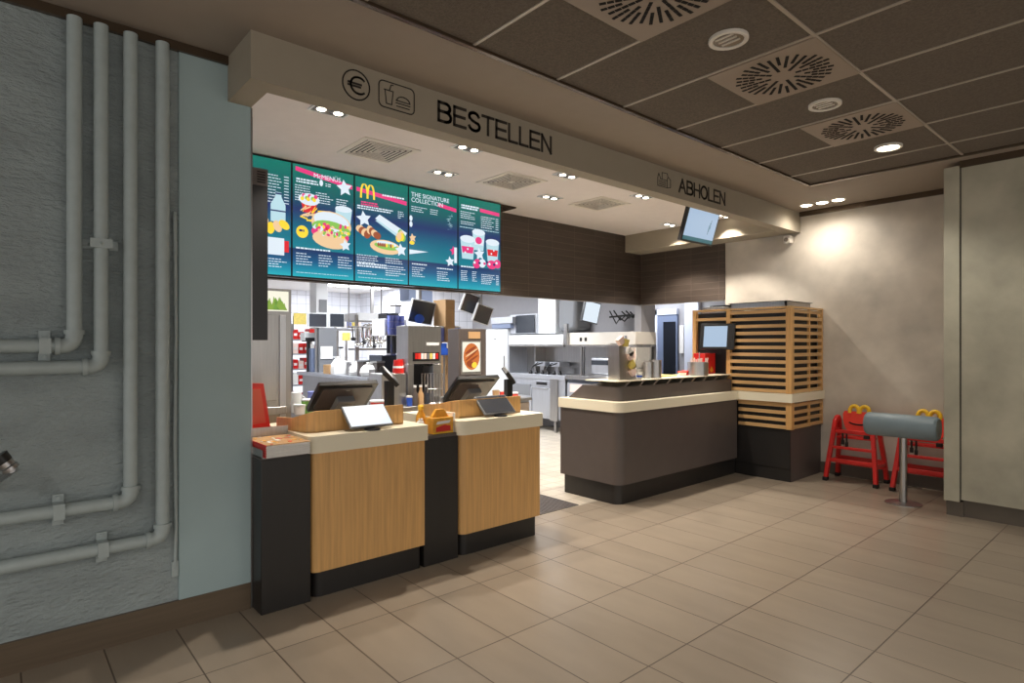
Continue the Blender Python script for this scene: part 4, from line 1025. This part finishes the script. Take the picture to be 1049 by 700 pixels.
def monitor(px0, px1, py0, py1, y, label, m='dkscreen', frame='whitepl', tilt=0, roll=0, mount_z=None, yaw=0):
    a, c_ = at(px0, (py0 + py1) / 2, y=y), at(px1, (py0 + py1) / 2, y=y); zt = at((px0 + px1) / 2, py0, y=y).z; zb = at((px0 + px1) / 2, py1, y=y).z
    cx, cz_ = (a.x + c_.x) / 2, (zt + zb) / 2; w_, h_ = (c_.x - a.x) / 2, (zt - zb) / 2
    t = thing('kitchen_monitor', label, 'monitor', (cx, y, cz_), 'kitchen monitors')
    R_ = Matrix.Translation((cx, y, cz_)) @ Matrix.Rotation(math.radians(yaw), 4, 'Z') @ Matrix.Rotation(math.radians(roll), 4, 'Y') @ Matrix.Rotation(math.radians(tilt), 4, 'X')
    MB().box(-w_, w_, 0, .04, -h_, h_, R_).obj('housing', frame, t, .003)
    e = min(w_, h_) * .09
    MB().box(-w_ + e, w_ - e, -.002, 0, -h_ + e, h_ - e, R_).obj('screen', m, t)
    if mount_z is not None: MB().cyl((cx, y + .05, cz_), (cx, y + .05, mount_z), .018, seg=10).box(cx - .05, cx + .05, y + .02, y + .08, cz_ - .05, cz_ + .05).obj('pole', 'steel', t)
    return t
monitor(316, 335, 321, 335.5, 7.6, 'left flat monitor of the pair near the white tiled wall', mount_z=1.14)
monitor(337.5, 353, 321, 335.5, 7.6, 'right flat monitor of the pair near the white tiled wall', mount_z=1.14)
monitor(421, 444, 308, 332, 5.9, 'large tilted kitchen monitor with a blue blob on screen', tilt=14, roll=-9 + 17, mount_z=2.7, yaw=-6)
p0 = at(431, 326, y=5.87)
monitor(474, 489, 301, 321, 5.9, 'upper tilted dark monitor right of the cardboard column', tilt=14, roll=14, mount_z=2.7)
monitor(487, 503, 313, 332, 5.8, 'lower tilted dark monitor right of the cardboard column', tilt=14, roll=14, mount_z=2.7)
monitor(598, 614, 309, 331, 6.3, 'bright monitor on a bracket above the grill', m='scrwhite', frame='blackpl', tilt=8, roll=8, mount_z=2.7)
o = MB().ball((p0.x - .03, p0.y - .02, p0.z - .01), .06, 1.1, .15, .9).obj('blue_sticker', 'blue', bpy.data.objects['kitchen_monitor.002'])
# hot holding table with white bags, seen end on
t = thing('prep_table', 'steel prep table with raised top in the kitchen, bags on it', 'table', (3.5, 6.7, 0))
box('top', 'steelw', 3.08, 4.6, 5.95, 7.95, 1.10, 1.14, t, .005)
box('cabinet_body', 'steel', 3.12, 4.55, 6.0, 7.85, .1, 1.1, t)
for x, yy in ((3.13, 6.02), (4.5, 6.02), (3.13, 7.8), (4.5, 7.8)): box('leg', 'steel', x, x + .04, yy, yy + .04, 0, .1, t)
TT = 1.14
def on_table(px, y): return at(px, 380, y=y).x
bagl = [(345, 6.9, .24, .18, 'small white bag left of the printer stand'), (349, 6.45, .2, .16, 'white bag in front of the white box'), (358, 6.15, .22, .15, 'wide white bag in the middle of the prep table'), (368, 6.75, .24, .15, 'white bag next to the wire baskets'), (380, 7.1, .25, .18, 'white bag at the back right of the prep table'), (332, 7.0, .16, .2, 'white bag at the far left of the prep table')]
for i, (px, yy, w_, h, lb) in enumerate(bagl):
    x = max(3.22, min(4.4, on_table(px, yy)))
    tag(MB().bag((x, yy, TT), w_, w_ * .8, h, i).obj('bag', 'paper'), lb, 'bag', 'white bags on the prep table')
# printer / box with paper
t = thing('printer_stand', 'grey upright stand with a white sheet on the prep table', 'stand', (3.4, 7.0, TT))
kbox('column', 'greypl', 327, 345, 336, 378, .06, y=7.6, base=TT, parent=t)
kbox('paper_sheet', 'paper', 328.5, 341, 355, 368, .01, y=7.585, parent=t)
t = thing('file_holder', 'blue grey file holder left of the white sheet', 'holder', (3.2, 7.72, TT))
kbox('box', 'door', 319, 327.5, 357, 377, .1, y=7.72, base=TT, parent=t)
t = thing('scanner', 'black and white hand scanner on a stand at the far left of the table', 'scanner', (3.1, 7.2, TT))
kbox('head', 'whitepl', 312, 325, 341, 349, .15, y=7.78, parent=t); kbox('stem', 'blackpl', 315, 318, 347, 378, .04, y=7.8, base=TT, parent=t); kbox('underside', 'blackpl', 313, 325, 346, 350, .13, y=7.77, parent=t)
# wire basket rack with round tongs / coils
t = thing('basket_rack', 'steel rack of hanging wire baskets behind the prep table', 'rack', (4.4, 8.2, 0))
y = 8.2; xa, xb_ = at(366, 350, y=y).x, at(399, 350, y=y).x; z0, z1 = at(380, 357, y=y).z, at(380, 330, y=y).z
b = MB()
for x in (xa, xb_): b.box(x - .02, x + .02, y, y + .04, 0, z1 + .1)
b.box(xa, xb_, y, y + .3, z0 - .03, z0); b.box(xa, xb_, y, y + .3, z1, z1 + .02); b.obj('rack_frame', 'steel', t)
for k in range(7):
    x = xa + .12 + (xb_ - xa - .24) * k / 6; yk = y - .04 - .035 * (k % 2)
    tag(MB().tube([(x + .07 * math.cos(a), yk, (z0 + z1) / 2 + .03 + .13 * math.sin(a)) for a in [2 * PI * j / 14 for j in range(15)]], .011, 6).tube([(x - .05, yk, z0 + .01), (x + .05, yk, z1 - .02)], .010, 6).obj('wire_basket', 'chrome'), 'bent steel wire basket hanging on the rack behind the prep table', 'basket', 'wire baskets on the rack')
t = thing('hood', 'white ventilation hood over the basket rack', 'hood', (4.5, 8.6, 1.9))
kbox('panel', 'whitepl', 366, 398, 321, 329, .5, y=8.8, parent=t)
kbox('hanger', 'steel', 380, 383, 290, 322, .03, y=9.0, parent=t)
tag(kbox('yellow_sticker', 'yellowsign', 351, 359, 341, 349, .02, y=7.6, base=None)[0], 'pale yellow disc sign behind the white bags', 'sign')
kbox('post', 'steel', 354, 356, 349, 378, .02, y=7.6, base=TT, parent=bpy.data.objects['yellow_sticker'])
# long shelf with notices
t = thing('notice_shelf', 'wall shelf with hanging leaflets between the flat monitors and the basket rack', 'shelf', (4.3, 9.5, 1.9))
sb, bx = kbox('shelf_board', 'steelw', 337, 372, 336.5, 339, .3, y=9.5, parent=t)
kbox('support', 'steel', 345, 347, 339, 380, .03, y=9.6, base=0, parent=t); kbox('support', 'steel', 366, 368, 339, 380, .03, y=9.6, base=0, parent=t)
for i, (px, m_) in enumerate(((353, 'paper'), (358, 'lilac'), (363, 'yellowsign'), (368, 'blush'))):
    o, _ = kbox('leaflet', m_, px - 2, px + 2, 322 + i, 334, .03, y=9.5, base=bx[3] + .001)
    tag(o, ['white', 'blue', 'yellow', 'pink'][i] + ' leaflet standing on the notice shelf', 'leaflet', 'leaflets on the notice shelf')
# cup dispenser column with blue cups
t = thing('cup_dispenser', 'white wall unit with rows of blue cups over black levers', 'dispenser', (4.1, 6.1, 1.4))
y = 6.1
_, q = kbox('cabinet', 'whitepl', 394, 417, 327, 344, .3, y=y, parent=t)
b = MB()
for i in range(3):
    for j in range(3): b.lathe([(.03, 0), (.04, .07), (.03, .07)], (q[0] + .06 + i * .07, y - .03, q[2] + .01 + j * .075), 10)
b.obj('blue_cup_rows', 'lilac', t)
kbox('top_box', 'blackpl', 396, 409, 321, 327, .2, y=y, parent=t)
for i, px in enumerate((397, 406, 410)): kbox('lever', 'blackpl', px, px + 3, 344, 362, .03, y=y, parent=t)
kbox('stem', 'steel', 400, 406, 344, 366, .1, y=y + .05, base=1.14, parent=t)
kbox('drip_tray', 'dkscreen', 391, 417, 364, 371, .3, y=y - .05, base=1.14, parent=t)
# drinks machine
t = thing('drinks_machine', 'steel drinks machine with a row of flavour labels and a dark bay', 'drinks machine', (2.9, 5.0, WT))
y = 4.95
_, q = kbox('upper_body', 'steel', 418, 452, 334, 373, .22, y=y, parent=t)
kbox('left_column', 'steel', 418, 424, 373, 402, .22, y=y, base=WT, parent=t); kbox('right_column', 'steel', 444, 452, 373, 402, .22, y=y, base=WT, parent=t)
kbox('bay', 'blackpl', 423, 445, 372, 400, .04, y=y + .18, base=WT, parent=t)
for i in range(8):
    px = 425.5 + i * 3
    kbox('flavour_label', ['red', 'redpl', 'whitepl', 'blush', 'greypl', 'yellowsign', 'whitepl', 'red'][i], px, px + 2.4, 362, 368, .008, y=y - .008, parent=t, bevel=0)
kbox('light_panel', 'whitepl', 437, 450, 351, 354, .006, y=y - .006, parent=t, bevel=0)
kbox('label_strip', 'blackpl', 423, 450, 361, 370, .004, y=y - .004, parent=t, bevel=0)
for i in range(6): kbox('nozzle', 'blackpl', 427 + i * 3, 428.5 + i * 3, 371, 375, .05, y=y + .02, parent=t, bevel=0)
# wire rack beside it
t = thing('cup_lid_rack', 'wire lid rack standing right of the dark dispensing bay', 'rack', (3.1, 4.85, WT))
a = at(438, 390, y=4.8).x; c_ = at(453, 390, y=4.8).x; zt = at(445, 383, y=4.8).z
b = MB()
for i in range(6): x = a + (c_ - a) * i / 5; b.tube([(x, 4.8, WT), (x, 4.8, zt), (x, 4.9, zt), (x, 4.9, WT)], .005, 6)
b.tube([(a, 4.8, (WT + zt) / 2), (c_, 4.8, (WT + zt) / 2)], .005, 6).tube([(a, 4.8, WT + .01), (c_, 4.8, WT + .01)], .005, 6).obj('wires', 'steel', t)
# red cups behind the terminal
t = thing('steel_stand', 'low steel box stand left of the drinks machine, red cups on it', 'stand', (2.75, 5.0, WT))
_, q = kbox('box', 'steel', 391, 416, 383, 400, .25, y=4.9, base=WT, parent=t)
zc = q[3]
for i, (px, yy) in enumerate(((408, 4.96), (411, 5.08))):
    x = at(px, 380, y=yy).x; zt = at(px, 369 - i, y=yy).z; h = zt - zc
    t = thing('paper_cup', ['red paper cup with white print, nearer one left of the drinks machine', 'red paper cup behind the nearer one left of the drinks machine'][i], 'cup', (x, yy, zc))
    MB().lathe([(.05, 0), (.054, .02), (.042, h), (.038, h)], (x, yy, zc)).obj('cup_body', 'red', t)
    MB().lathe([(.0515, h * .4), (.0495, h * .55)], (x, yy, zc)).obj('white_print', 'whitepl', t)
# coffee machine with croissant picture
t = thing('coffee_machine', 'brown machine with an orange pastry picture on its front', 'machine', (3.6, 5.4, WT))
y = 5.05
_, q = kbox('body', 'dgrey', 470, 498, 337, 400, .2, y=y, base=WT, parent=t)
kbox('picture_frame', 'steel', 472.5, 493, 349, 384, .006, y=y - .006, parent=t, bevel=0)
kbox('label_panel', 'kraft', 480, 492, 340, 347, .005, y=y - .005, parent=t, bevel=0)
_, q = kbox('picture', 'scrcream', 474, 492, 350.5, 381, .004, y=y - .010, parent=t, bevel=0)
b = MB(); cxp, czp = (q[0] + q[1]) / 2, (q[2] + q[3]) / 2; wp, hp = (q[1] - q[0]) / 2, (q[3] - q[2]) / 2
def ell(b, m, cx, cz_, a, c_, k, rot=0):
    pts = []
    for i in range(20):
        th = 2 * PI * i / 20; x_, z_ = a * math.cos(th), c_ * math.sin(th); pts.append((cx + x_ * math.cos(rot) - z_ * math.sin(rot), y - .0105 - .0003 * k, cz_ + x_ * math.sin(rot) + z_ * math.cos(rot)))
    b.use(m).faces(pts, [tuple(range(20))])
ell(b, 'scrorange', cxp, czp + .02 * hp, wp * .92, hp * .9, 1); ell(b, 'scrdorange', cxp - .1 * wp, czp + .45 * hp, wp * .7, hp * .1, 2, .5); ell(b, 'scrdorange', cxp, czp + .1 * hp, wp * .85, hp * .07, 3, .6)
ell(b, 'scrdorange', cxp + .1 * wp, czp - .15 * hp, wp * .75, hp * .07, 4, .5); ell(b, 'scrbun', cxp, czp + .28 * hp, wp * .8, hp * .06, 5, .5); ell(b, 'scrdorange', cxp - .1 * wp, czp - .5 * hp, wp * .5, hp * .22, 6, -.3); ell(b, 'scryel', cxp + .3 * wp, czp - .55 * hp, wp * .3, hp * .2, 7, .3)
b.obj('pastry_print', None, t)
# tan column and things beside it
t = thing('cardboard_stack', 'tan column of stacked cardboard left of the dark monitors', 'column', (3.9, 6.6, 0))
kbox('column', 'kraft', 456.5, 466, 307, 400, .25, y=5.66, base=0, parent=t)
kbox('flap', 'kraft', 457, 466, 316, 318, .26, y=5.655, parent=t)
for i, (a_, c2, m_, lb) in enumerate(((445, 455, 'lilac', 'blue plastic crate left of the tan column'), (466, 472, 'lilac', 'narrow blue crate right of the tan column'))):
    o, _ = kbox('crate', m_, a_, c2, 335, 350, .2, y=5.68)
    tag(o, lb, 'crate'); kbox('rim', 'whitepl', a_, c2, 334, 336, .21, y=5.677, parent=o)
    kbox('support', 'steel', a_ + 2, a_ + 3, 350, 400, .02, y=5.72, base=0, parent=o)
o, _ = kbox('crate', 'blue', 451, 461, 352, 364, .15, y=5.48); o.name = 'plastic_bag'; tag(o, 'blue and white bag right of the drinks machine', 'bag'); kbox('white_label', 'whitepl', 458, 463, 351, 357, .1, y=5.47, parent=o); kbox('support', 'steel', 455, 456, 364, 400, .02, y=5.53, base=0, parent=o)
# small wares on the back worktop
ware = [(307, 'paper', .1, .08, 'white carton by the tall steel cabinet'), (315, 'green', .1, .12, 'pale green tub left of the left till'), (326, 'whitepl', .08, .07, 'white dish left of the left till'), (388, 'redpl', .16, .07, 'red striped tray right of the left till'), (420, 'blue', .07, .09, 'blue bottle pack near the narrow cabinet'), (457, 'blackpl', .1, .06, 'black box left of the right till'), (508, 'kraft', .08, .1, 'brown cup right of the right till'), (514, 'redpl', .05, .08, 'red cup left of the right card terminal'), (527, 'redpl', .09, .05, 'red packet right of the right card terminal')]
for px, m_, w_, h, lb in ware:
    y = 4.85 if px < 480 else 4.9; x = at(px, 400, y=y).x; z = WT
    tt = thing('ware', lb, lb.split()[1] if lb.split()[1] in ('carton',) else 'container', (x, y, z))
    tt.name = {'carton': 'carton', 'tub': 'plastic_tub', 'dish': 'dish', 'tray': 'fries_tray', 'bottle': 'bottle_pack', 'box': 'storage_box', 'cup': 'paper_cup', 'packet': 'sauce_packet'}[[k for k in ('carton', 'tub', 'dish', 'tray', 'bottle', 'box', 'cup', 'packet') if k in lb][0]]
    MB().lathe([(w_ * .42, 0), (w_ * .5, h), (w_ * .44, h), (w_ * .38, .01)], (x, y, z)).obj('container_body', m_, tt)
    MB().lathe([(w_ * .51, h - .012), (w_ * .52, h), (w_ * .45, h + .003)], (x, y, z)).obj('rim', 'whitepl', tt)

# more kitchen wares
random.seed(21)
def ware_box(name, label, m, px0, px1, py0, base, y, d=.12, lid=None):
    a_, c2 = at(px0, py0, y=y).x, at(px1, py0, y=y).x; zt = at((px0 + px1) / 2, py0, y=y).z
    o = tag(MB().box(a_, c2, y, y + d, base, zt).obj(name, m, None, .005), label, name.replace('_', ' '))
    if lid: MB().box(a_ - .004, c2 + .004, y - .004, y + d + .004, zt, zt + .02).obj('lid', lid, o, .003)
    return o
ware_box('carton_box', 'brown carton on the prep table behind the left till', 'kraft', 338, 345, 374, TT, 7.0, .2)
ware_box('steel_container', 'small steel container in front of the white bags', 'steel', 360, 368, 373, TT, 6.5, .15, 'chrome')
ware_box('sauce_container', 'dark lidded container right of the small steel container', 'dgrey', 372, 379, 371, TT, 6.2, .15, 'greypl')
ware_box('sauce_container', 'pale container at the back of the prep table, right of the white sheet', 'greypl', 346, 351, 367, TT, 7.3, .15, 'whitepl')
ware_box('spray_bottle', 'white spray bottle standing beside the grey column on the table', 'whitepl', 349, 351.5, 357, TT, 7.2, .06, 'blackpl')
ware_box('storage_box', 'black open box near the right end of the prep table', 'blackpl', 382, 390, 369, TT, 6.5, .2)
ware_box('storage_box', 'grey lidded box under the cup dispenser', 'dgrey', 386, 394, 372, TT, 6.02, .15, 'steel')
ware_box('hand_towel_box', 'white box high on the rack beside the cup dispenser', 'whitepl', 405, 411, 314, at(405, 321, y=6.15).z + .001, 6.15, .12, 'dgrey')
t = thing('hanging_rail', 'steel rail with hanging ladles and tongs above the prep table', 'rail', (4.2, 7.7, 2.0))
y = 7.7; a_, c2 = at(356, 335, y=y), at(392, 335, y=y)
b = MB().tube([(a_.x, y, a_.z), (c2.x, y, a_.z)], .015, 8)
for x in (a_.x + .02, c2.x - .02): b.tube([(x, y, a_.z), (x, y, 2.7)], .01, 6)
b.obj('rail_bar', 'steel', t)
for k in range(9):
    x = a_.x + .06 + (c2.x - a_.x - .12) * k / 8; h = random.uniform(.14, .3)
    tt = tag(MB().tube([(x, y - .025, a_.z), (x + .01, y - .025, a_.z - h)], .009, 6).ball((x + .012, y - .03, a_.z - h), .04, 1, .5, .7).obj('ladle', 'chrome' if k % 3 else 'blackpl'), ('steel' if k % 3 else 'black') + ' ladle hanging on the rail over the prep table', 'ladle', ('steel' if k % 3 else 'black') + ' ladles on the rail')
for k, (px, m_, nm) in enumerate(((303, 'whitepl', 'white'), (321, 'lilac', 'blue'))):
    x = at(px, 400, y=5.0).x
    tt = thing('jug', nm + ' jug on the back worktop left of the left till', 'jug', (x, 5.0, WT))
    MB().lathe([(.05, 0), (.055, .04), (.045, .15), (.05, .17)], (x, 5.0, WT)).obj('body', m_, tt)
    MB().tube([(x + .045, 5.0, WT + .14), (x + .09, 5.0, WT + .11), (x + .05, 5.0, WT + .04)], .007, 6).obj('handle', m_, tt)
for k, px in enumerate((425, 431, 437)):
    x = at(px, 400, y=4.82).x
    tt = thing('syrup_bottle', ['left', 'middle', 'right'][k] + ' bottle of the three in front of the dark dispensing bay', 'bottle', (x, 4.82, WT))
    MB().lathe([(.028, 0), (.03, .10), (.012, .14), (.012, .17)], (x, 4.82, WT), 14).obj('bottle_body', ['dgrey', 'kraft', 'dkscreen'][k], tt)
    MB().lathe([(.015, 0), (.014, .02)], (x, 4.82, WT + .17), 12).obj('cap', 'whitepl', tt)

# appliances along the right kitchen wall
kx = 7.24
def kw(name, m, px0, px1, z0, z1, dx0=0, dx1=.5, parent=None, bevel=.004):
    a, c_ = at(px0, 350, x=kx).y, at(px1, 350, x=kx).y
    return box(name, m, kx + dx0, kx + dx1, min(a, c_), max(a, c_), z0, z1, parent, bevel)
t = thing('fridge', 'tall white refrigerator left of the fryer', 'refrigerator', (kx + .25, 8.8, 0))
kw('body', 'whitepl', 498, 519.5, .02, 1.80, 0, .5, t); kw('door', 'whitepl', 498.6, 518.8, .15, 1.78, -.02, 0, t, .01); kw('handle', 'steel', 517, 518, 1.0, 1.3, -.04, -.02, t)
kw('badge', 'greypl', 507, 509, 1.60, 1.63, -.024, -.02, t)
t = thing('fryer', 'steel fryer with hood, two oil baskets and a door', 'fryer', (kx + .25, 7.7, 0))
kw('base_body', 'steelw', 520, 579, .22, .93, 0, .5, t)
kw('worktop', 'steelw', 520, 579.5, .90, .985, -.02, .5, t, .006)
kw('canopy', 'whitepl', 521.5, 577.5, 1.50, 1.68, -.02, .5, t, .02)
kw('canopy_lip', 'steel', 521.5, 577.5, 1.47, 1.50, -.02, .5, t)
kw('back_plate', 'steel', 521, 579, .985, 1.47, .46, .5, t)
kw('side_panel', 'steelw', 520.3, 521.5, .985, 1.6, 0, .5, t)
kw('divider', 'steel', 539, 540, .985, 1.47, .2, .46, t)
for a_, c2 in ((521.5, 545), (545.8, 564)): kw('door', 'steelw', a_, c2, .27, .75, -.015, 0, t, .006)
kw('drawer', 'greypl', 524, 544, .60, .80, -.02, 0, t, .006)
kw('control_panel', 'steelw', 548, 563, .77, .88, -.012, 0, t)
kw('control_display', 'blackpl', 550, 561, .80, .85, -.016, -.012, t, 0)
kw('handle', 'steel', 546, 563, .735, .75, -.04, -.015, t)
kw('side_column', 'steel', 564.5, 572, .2, .92, -.03, .1, t)
for px in (521, 567.5): kw('leg', 'steel', px, px + 2, .0, .22, 0, .05, t)
for px in (524, 576): kw('leg', 'steel', px, px + 2, .0, .22, .4, .45, t)
for i, px in enumerate((545, 560)):
    a, c_ = at(px + 12, 350, x=kx + .1).y, at(px, 350, x=kx + .1).y
    tt = thing('fry_basket', ['left', 'right'][i] + ' wire fry basket hanging over the fryer', 'basket', (kx + .2, (a + c_) / 2, 1.0), 'fry baskets')
    b = MB(); b.box(kx + .15, kx + .40, a + .02, c_ - .02, 1.12, 1.20)
    b.obj('mesh_basket', 'steelw', tt)
    b = MB(); yc = (a + c_) / 2; b.tube([(kx + .15, yc - .06, 1.18), (kx - .02, yc, 1.12), (kx - .06, yc, 1.07)], .012, 6).tube([(kx + .15, yc + .06, 1.18), (kx - .02, yc, 1.12)], .01, 6); b.obj('handle', 'blackpl', tt)
    b = MB(); b.box(kx + .2, kx + .25, yc - .05, yc + .05, .985, 1.12); b.obj('hook', 'steel', tt)
for i in range(6):
    a = at(541 + i * 6, 350, x=kx).y
    tag(MB().lathe([(.035, 0), (.035, .03), (.02, .05), (.02, .07)], (kx + .06, a, .985)).obj('oil_knob', 'blackpl'), 'black knob standing in the row along the fryer front', 'knob', 'knobs along the fryer')
t = thing('fries_station', 'steel fries station under a lit white canopy, right of the fryer', 'fries station', (kx + .25, 6.2, 0))
kw('canopy', 'whitemetal', 580, 652, 1.50, 1.70, -.02, .5, t, .01)
kw('canopy_lip', 'steel', 580, 652, 1.47, 1.50, -.01, .5, t)
kw('back_plate', 'steel', 580, 652, 1.0, 1.5, .46, .5, t)
kw('holding_bin', 'steel', 580, 652, .93, 1.0, -.02, .5, t)
kw('bin_recess', 'dkscreen', 582, 648, .87, .93, -.005, .5, t)
kw('lower_body', 'steelw', 581, 652, .1, .87, 0, .5, t)
kw('dark_shelf', 'blush', 584, 640, .72, .85, -.008, 0, t)
kw('lever', 'steel', 581, 584, 1.5, 1.85, -.08, -.03, t)
kw('switch', 'blackpl', 595, 597, 1.56, 1.62, -.03, -.02, t, 0); kw('switch', 'blackpl', 600, 602, 1.56, 1.62, -.03, -.02, t, 0); kw('gauge', 'greypl', 641, 643, 1.56, 1.64, -.03, -.02, t, 0)
kw('post', 'steel', 594.5, 596, 1.0, 1.5, -.01, .03, t)
kw('heat_case', 'steelw', 603, 626, 1.02, 1.30, .05, .4, t, .03); kw('window', 'dkscreen', 604, 625, 1.18, 1.25, .045, .05, t, 0); kw('foot', 'steel', 605, 624, 1.0, 1.02, .06, .3, t)
t = thing('exhaust_duct', 'grey rounded exhaust duct on the steel wall', 'duct', (kx + .3, 7, 2.0))
kw('duct', 'greypl', 567, 585, 1.74, 2.5, .1, .5, t, .06)
kw('white_duct', 'whitepl', 547, 565, 1.70, 2.6, .1, .5, t)
t = thing('wall_oven', 'dark box oven on a shelf above the fryer', 'oven', (kx, 8, 1.75))
kw('case', 'steelw', 520.5, 547, 1.70, 2.06, .05, .5, t); kw('dark_front', 'dkscreen', 527, 546, 1.72, 2.04, .03, .05, t); kw('angled_top', 'steelw', 505, 527, 1.90, 2.02, -.05, .3, t); kw('dark_panel', 'door', 505, 524, 1.81, 1.90, -.03, .3, t)
kw('support', 'steel', 521, 523, 1.68, 1.7, .1, .4, t)
t = thing('cable_bracket', 'bracket with dark dangling cables right of the bright monitor', 'bracket', (kx, 5.8, 2.0))
a, c_ = at(612, 322, x=kx), at(633, 322, x=kx)
b = MB(); random.seed(5)
for k in range(6):
    yy = c_.y + (a.y - c_.y) * k / 5; b.tube([(kx + .3, yy, 2.0 + random.uniform(-.05, .06)), (kx + .32, yy - .12, 1.88 + random.uniform(-.05, .05)), (kx + .3, yy - .25, 1.97)], .012, 6)
b.tube([(kx + .3, a.y, 1.95), (kx + .3, c_.y, 1.97)], .015, 6).box(kx + .3, 7.75, c_.y - .02, c_.y + .02, 1.93, 1.98); b.obj('cables', 'blackpl', t)
# kitchen back bits: pipes / ducts
t = thing('ceiling_duct', 'white vertical duct in front of the white tiled wall', 'duct', (4, 10, 1.5))
kbox('duct', 'whitepl', 324, 336, 285, 350, .3, y=10.5, parent=t)
kbox('grille', 'greypl', 327, 335, 307, 320, .01, y=10.49, parent=t)
t = thing('wall_cabinet', 'grey and white wall cabinets above the large tilted monitor', 'cabinet', (5.6, 8.5, 2.0))
kbox('grey_door', 'door', 419, 426, 292, 308, .3, y=8.5, parent=t); kbox('white_door', 'whitepl', 426, 430, 292, 308, .3, y=8.5, parent=t); kbox('blue_grey_door', 'door', 430, 443, 292, 312, .3, y=8.5, parent=t)
kbox('hanger', 'steel', 434, 436, 285, 295, .05, y=8.6, parent=t)
# kitchen ceiling light tubes
def tube_light(x0, x1, y0, y1, label, watt):
    t = thing('ceiling_panel_light', label, 'ceiling light', ((x0 + x1) / 2, (y0 + y1) / 2, 2.7), 'kitchen ceiling lights')
    box('frame', 'whitemetal', x0 - .02, x1 + .02, y0 - .02, y1 + .02, 2.685, 2.7, t)
    box('diffuser', 'klens', x0, x1, y0, y1, 2.678, 2.685, t)
    L = bpy.data.lights.new('area', 'AREA'); L.shape = 'RECTANGLE'; L.size = x1 - x0; L.size_y = y1 - y0; L.energy = watt; L.color = (.93, .96, 1)
    o = bpy.data.objects.new('area_lamp', L); C.objects.link(o); o.location = ((x0 + x1) / 2, (y0 + y1) / 2, 2.67)
tube_light(4.9, 6.2, 11.0, 11.4, 'kitchen ceiling light near the far white corner', 75)
tube_light(2.2, 3.4, 6.2, 6.6, 'kitchen ceiling light over the storage rack', 65)
tube_light(5.0, 6.4, 6.9, 7.3, 'kitchen ceiling light in front of the fries station', 70)
tube_light(5.0, 6.4, 9.0, 9.4, 'kitchen ceiling light in front of the refrigerator', 60)
tube_light(8.1, 8.9, 6.0, 6.8, 'corridor ceiling light behind the fries station', 30)

# ------------------------------------------------------------------ world & view
w = bpy.data.worlds.new('world'); bpy.context.scene.world = w; w.use_nodes = True
w.node_tree.nodes['Background'].inputs[0].default_value = (1.0, .965, .92, 1); w.node_tree.nodes['Background'].inputs[1].default_value = 1.0
vs = bpy.context.scene.view_settings
vs.view_transform = 'Standard'; vs.look = 'None'; vs.gamma = 1; vs.exposure = 0.0; vs.use_curve_mapping = False
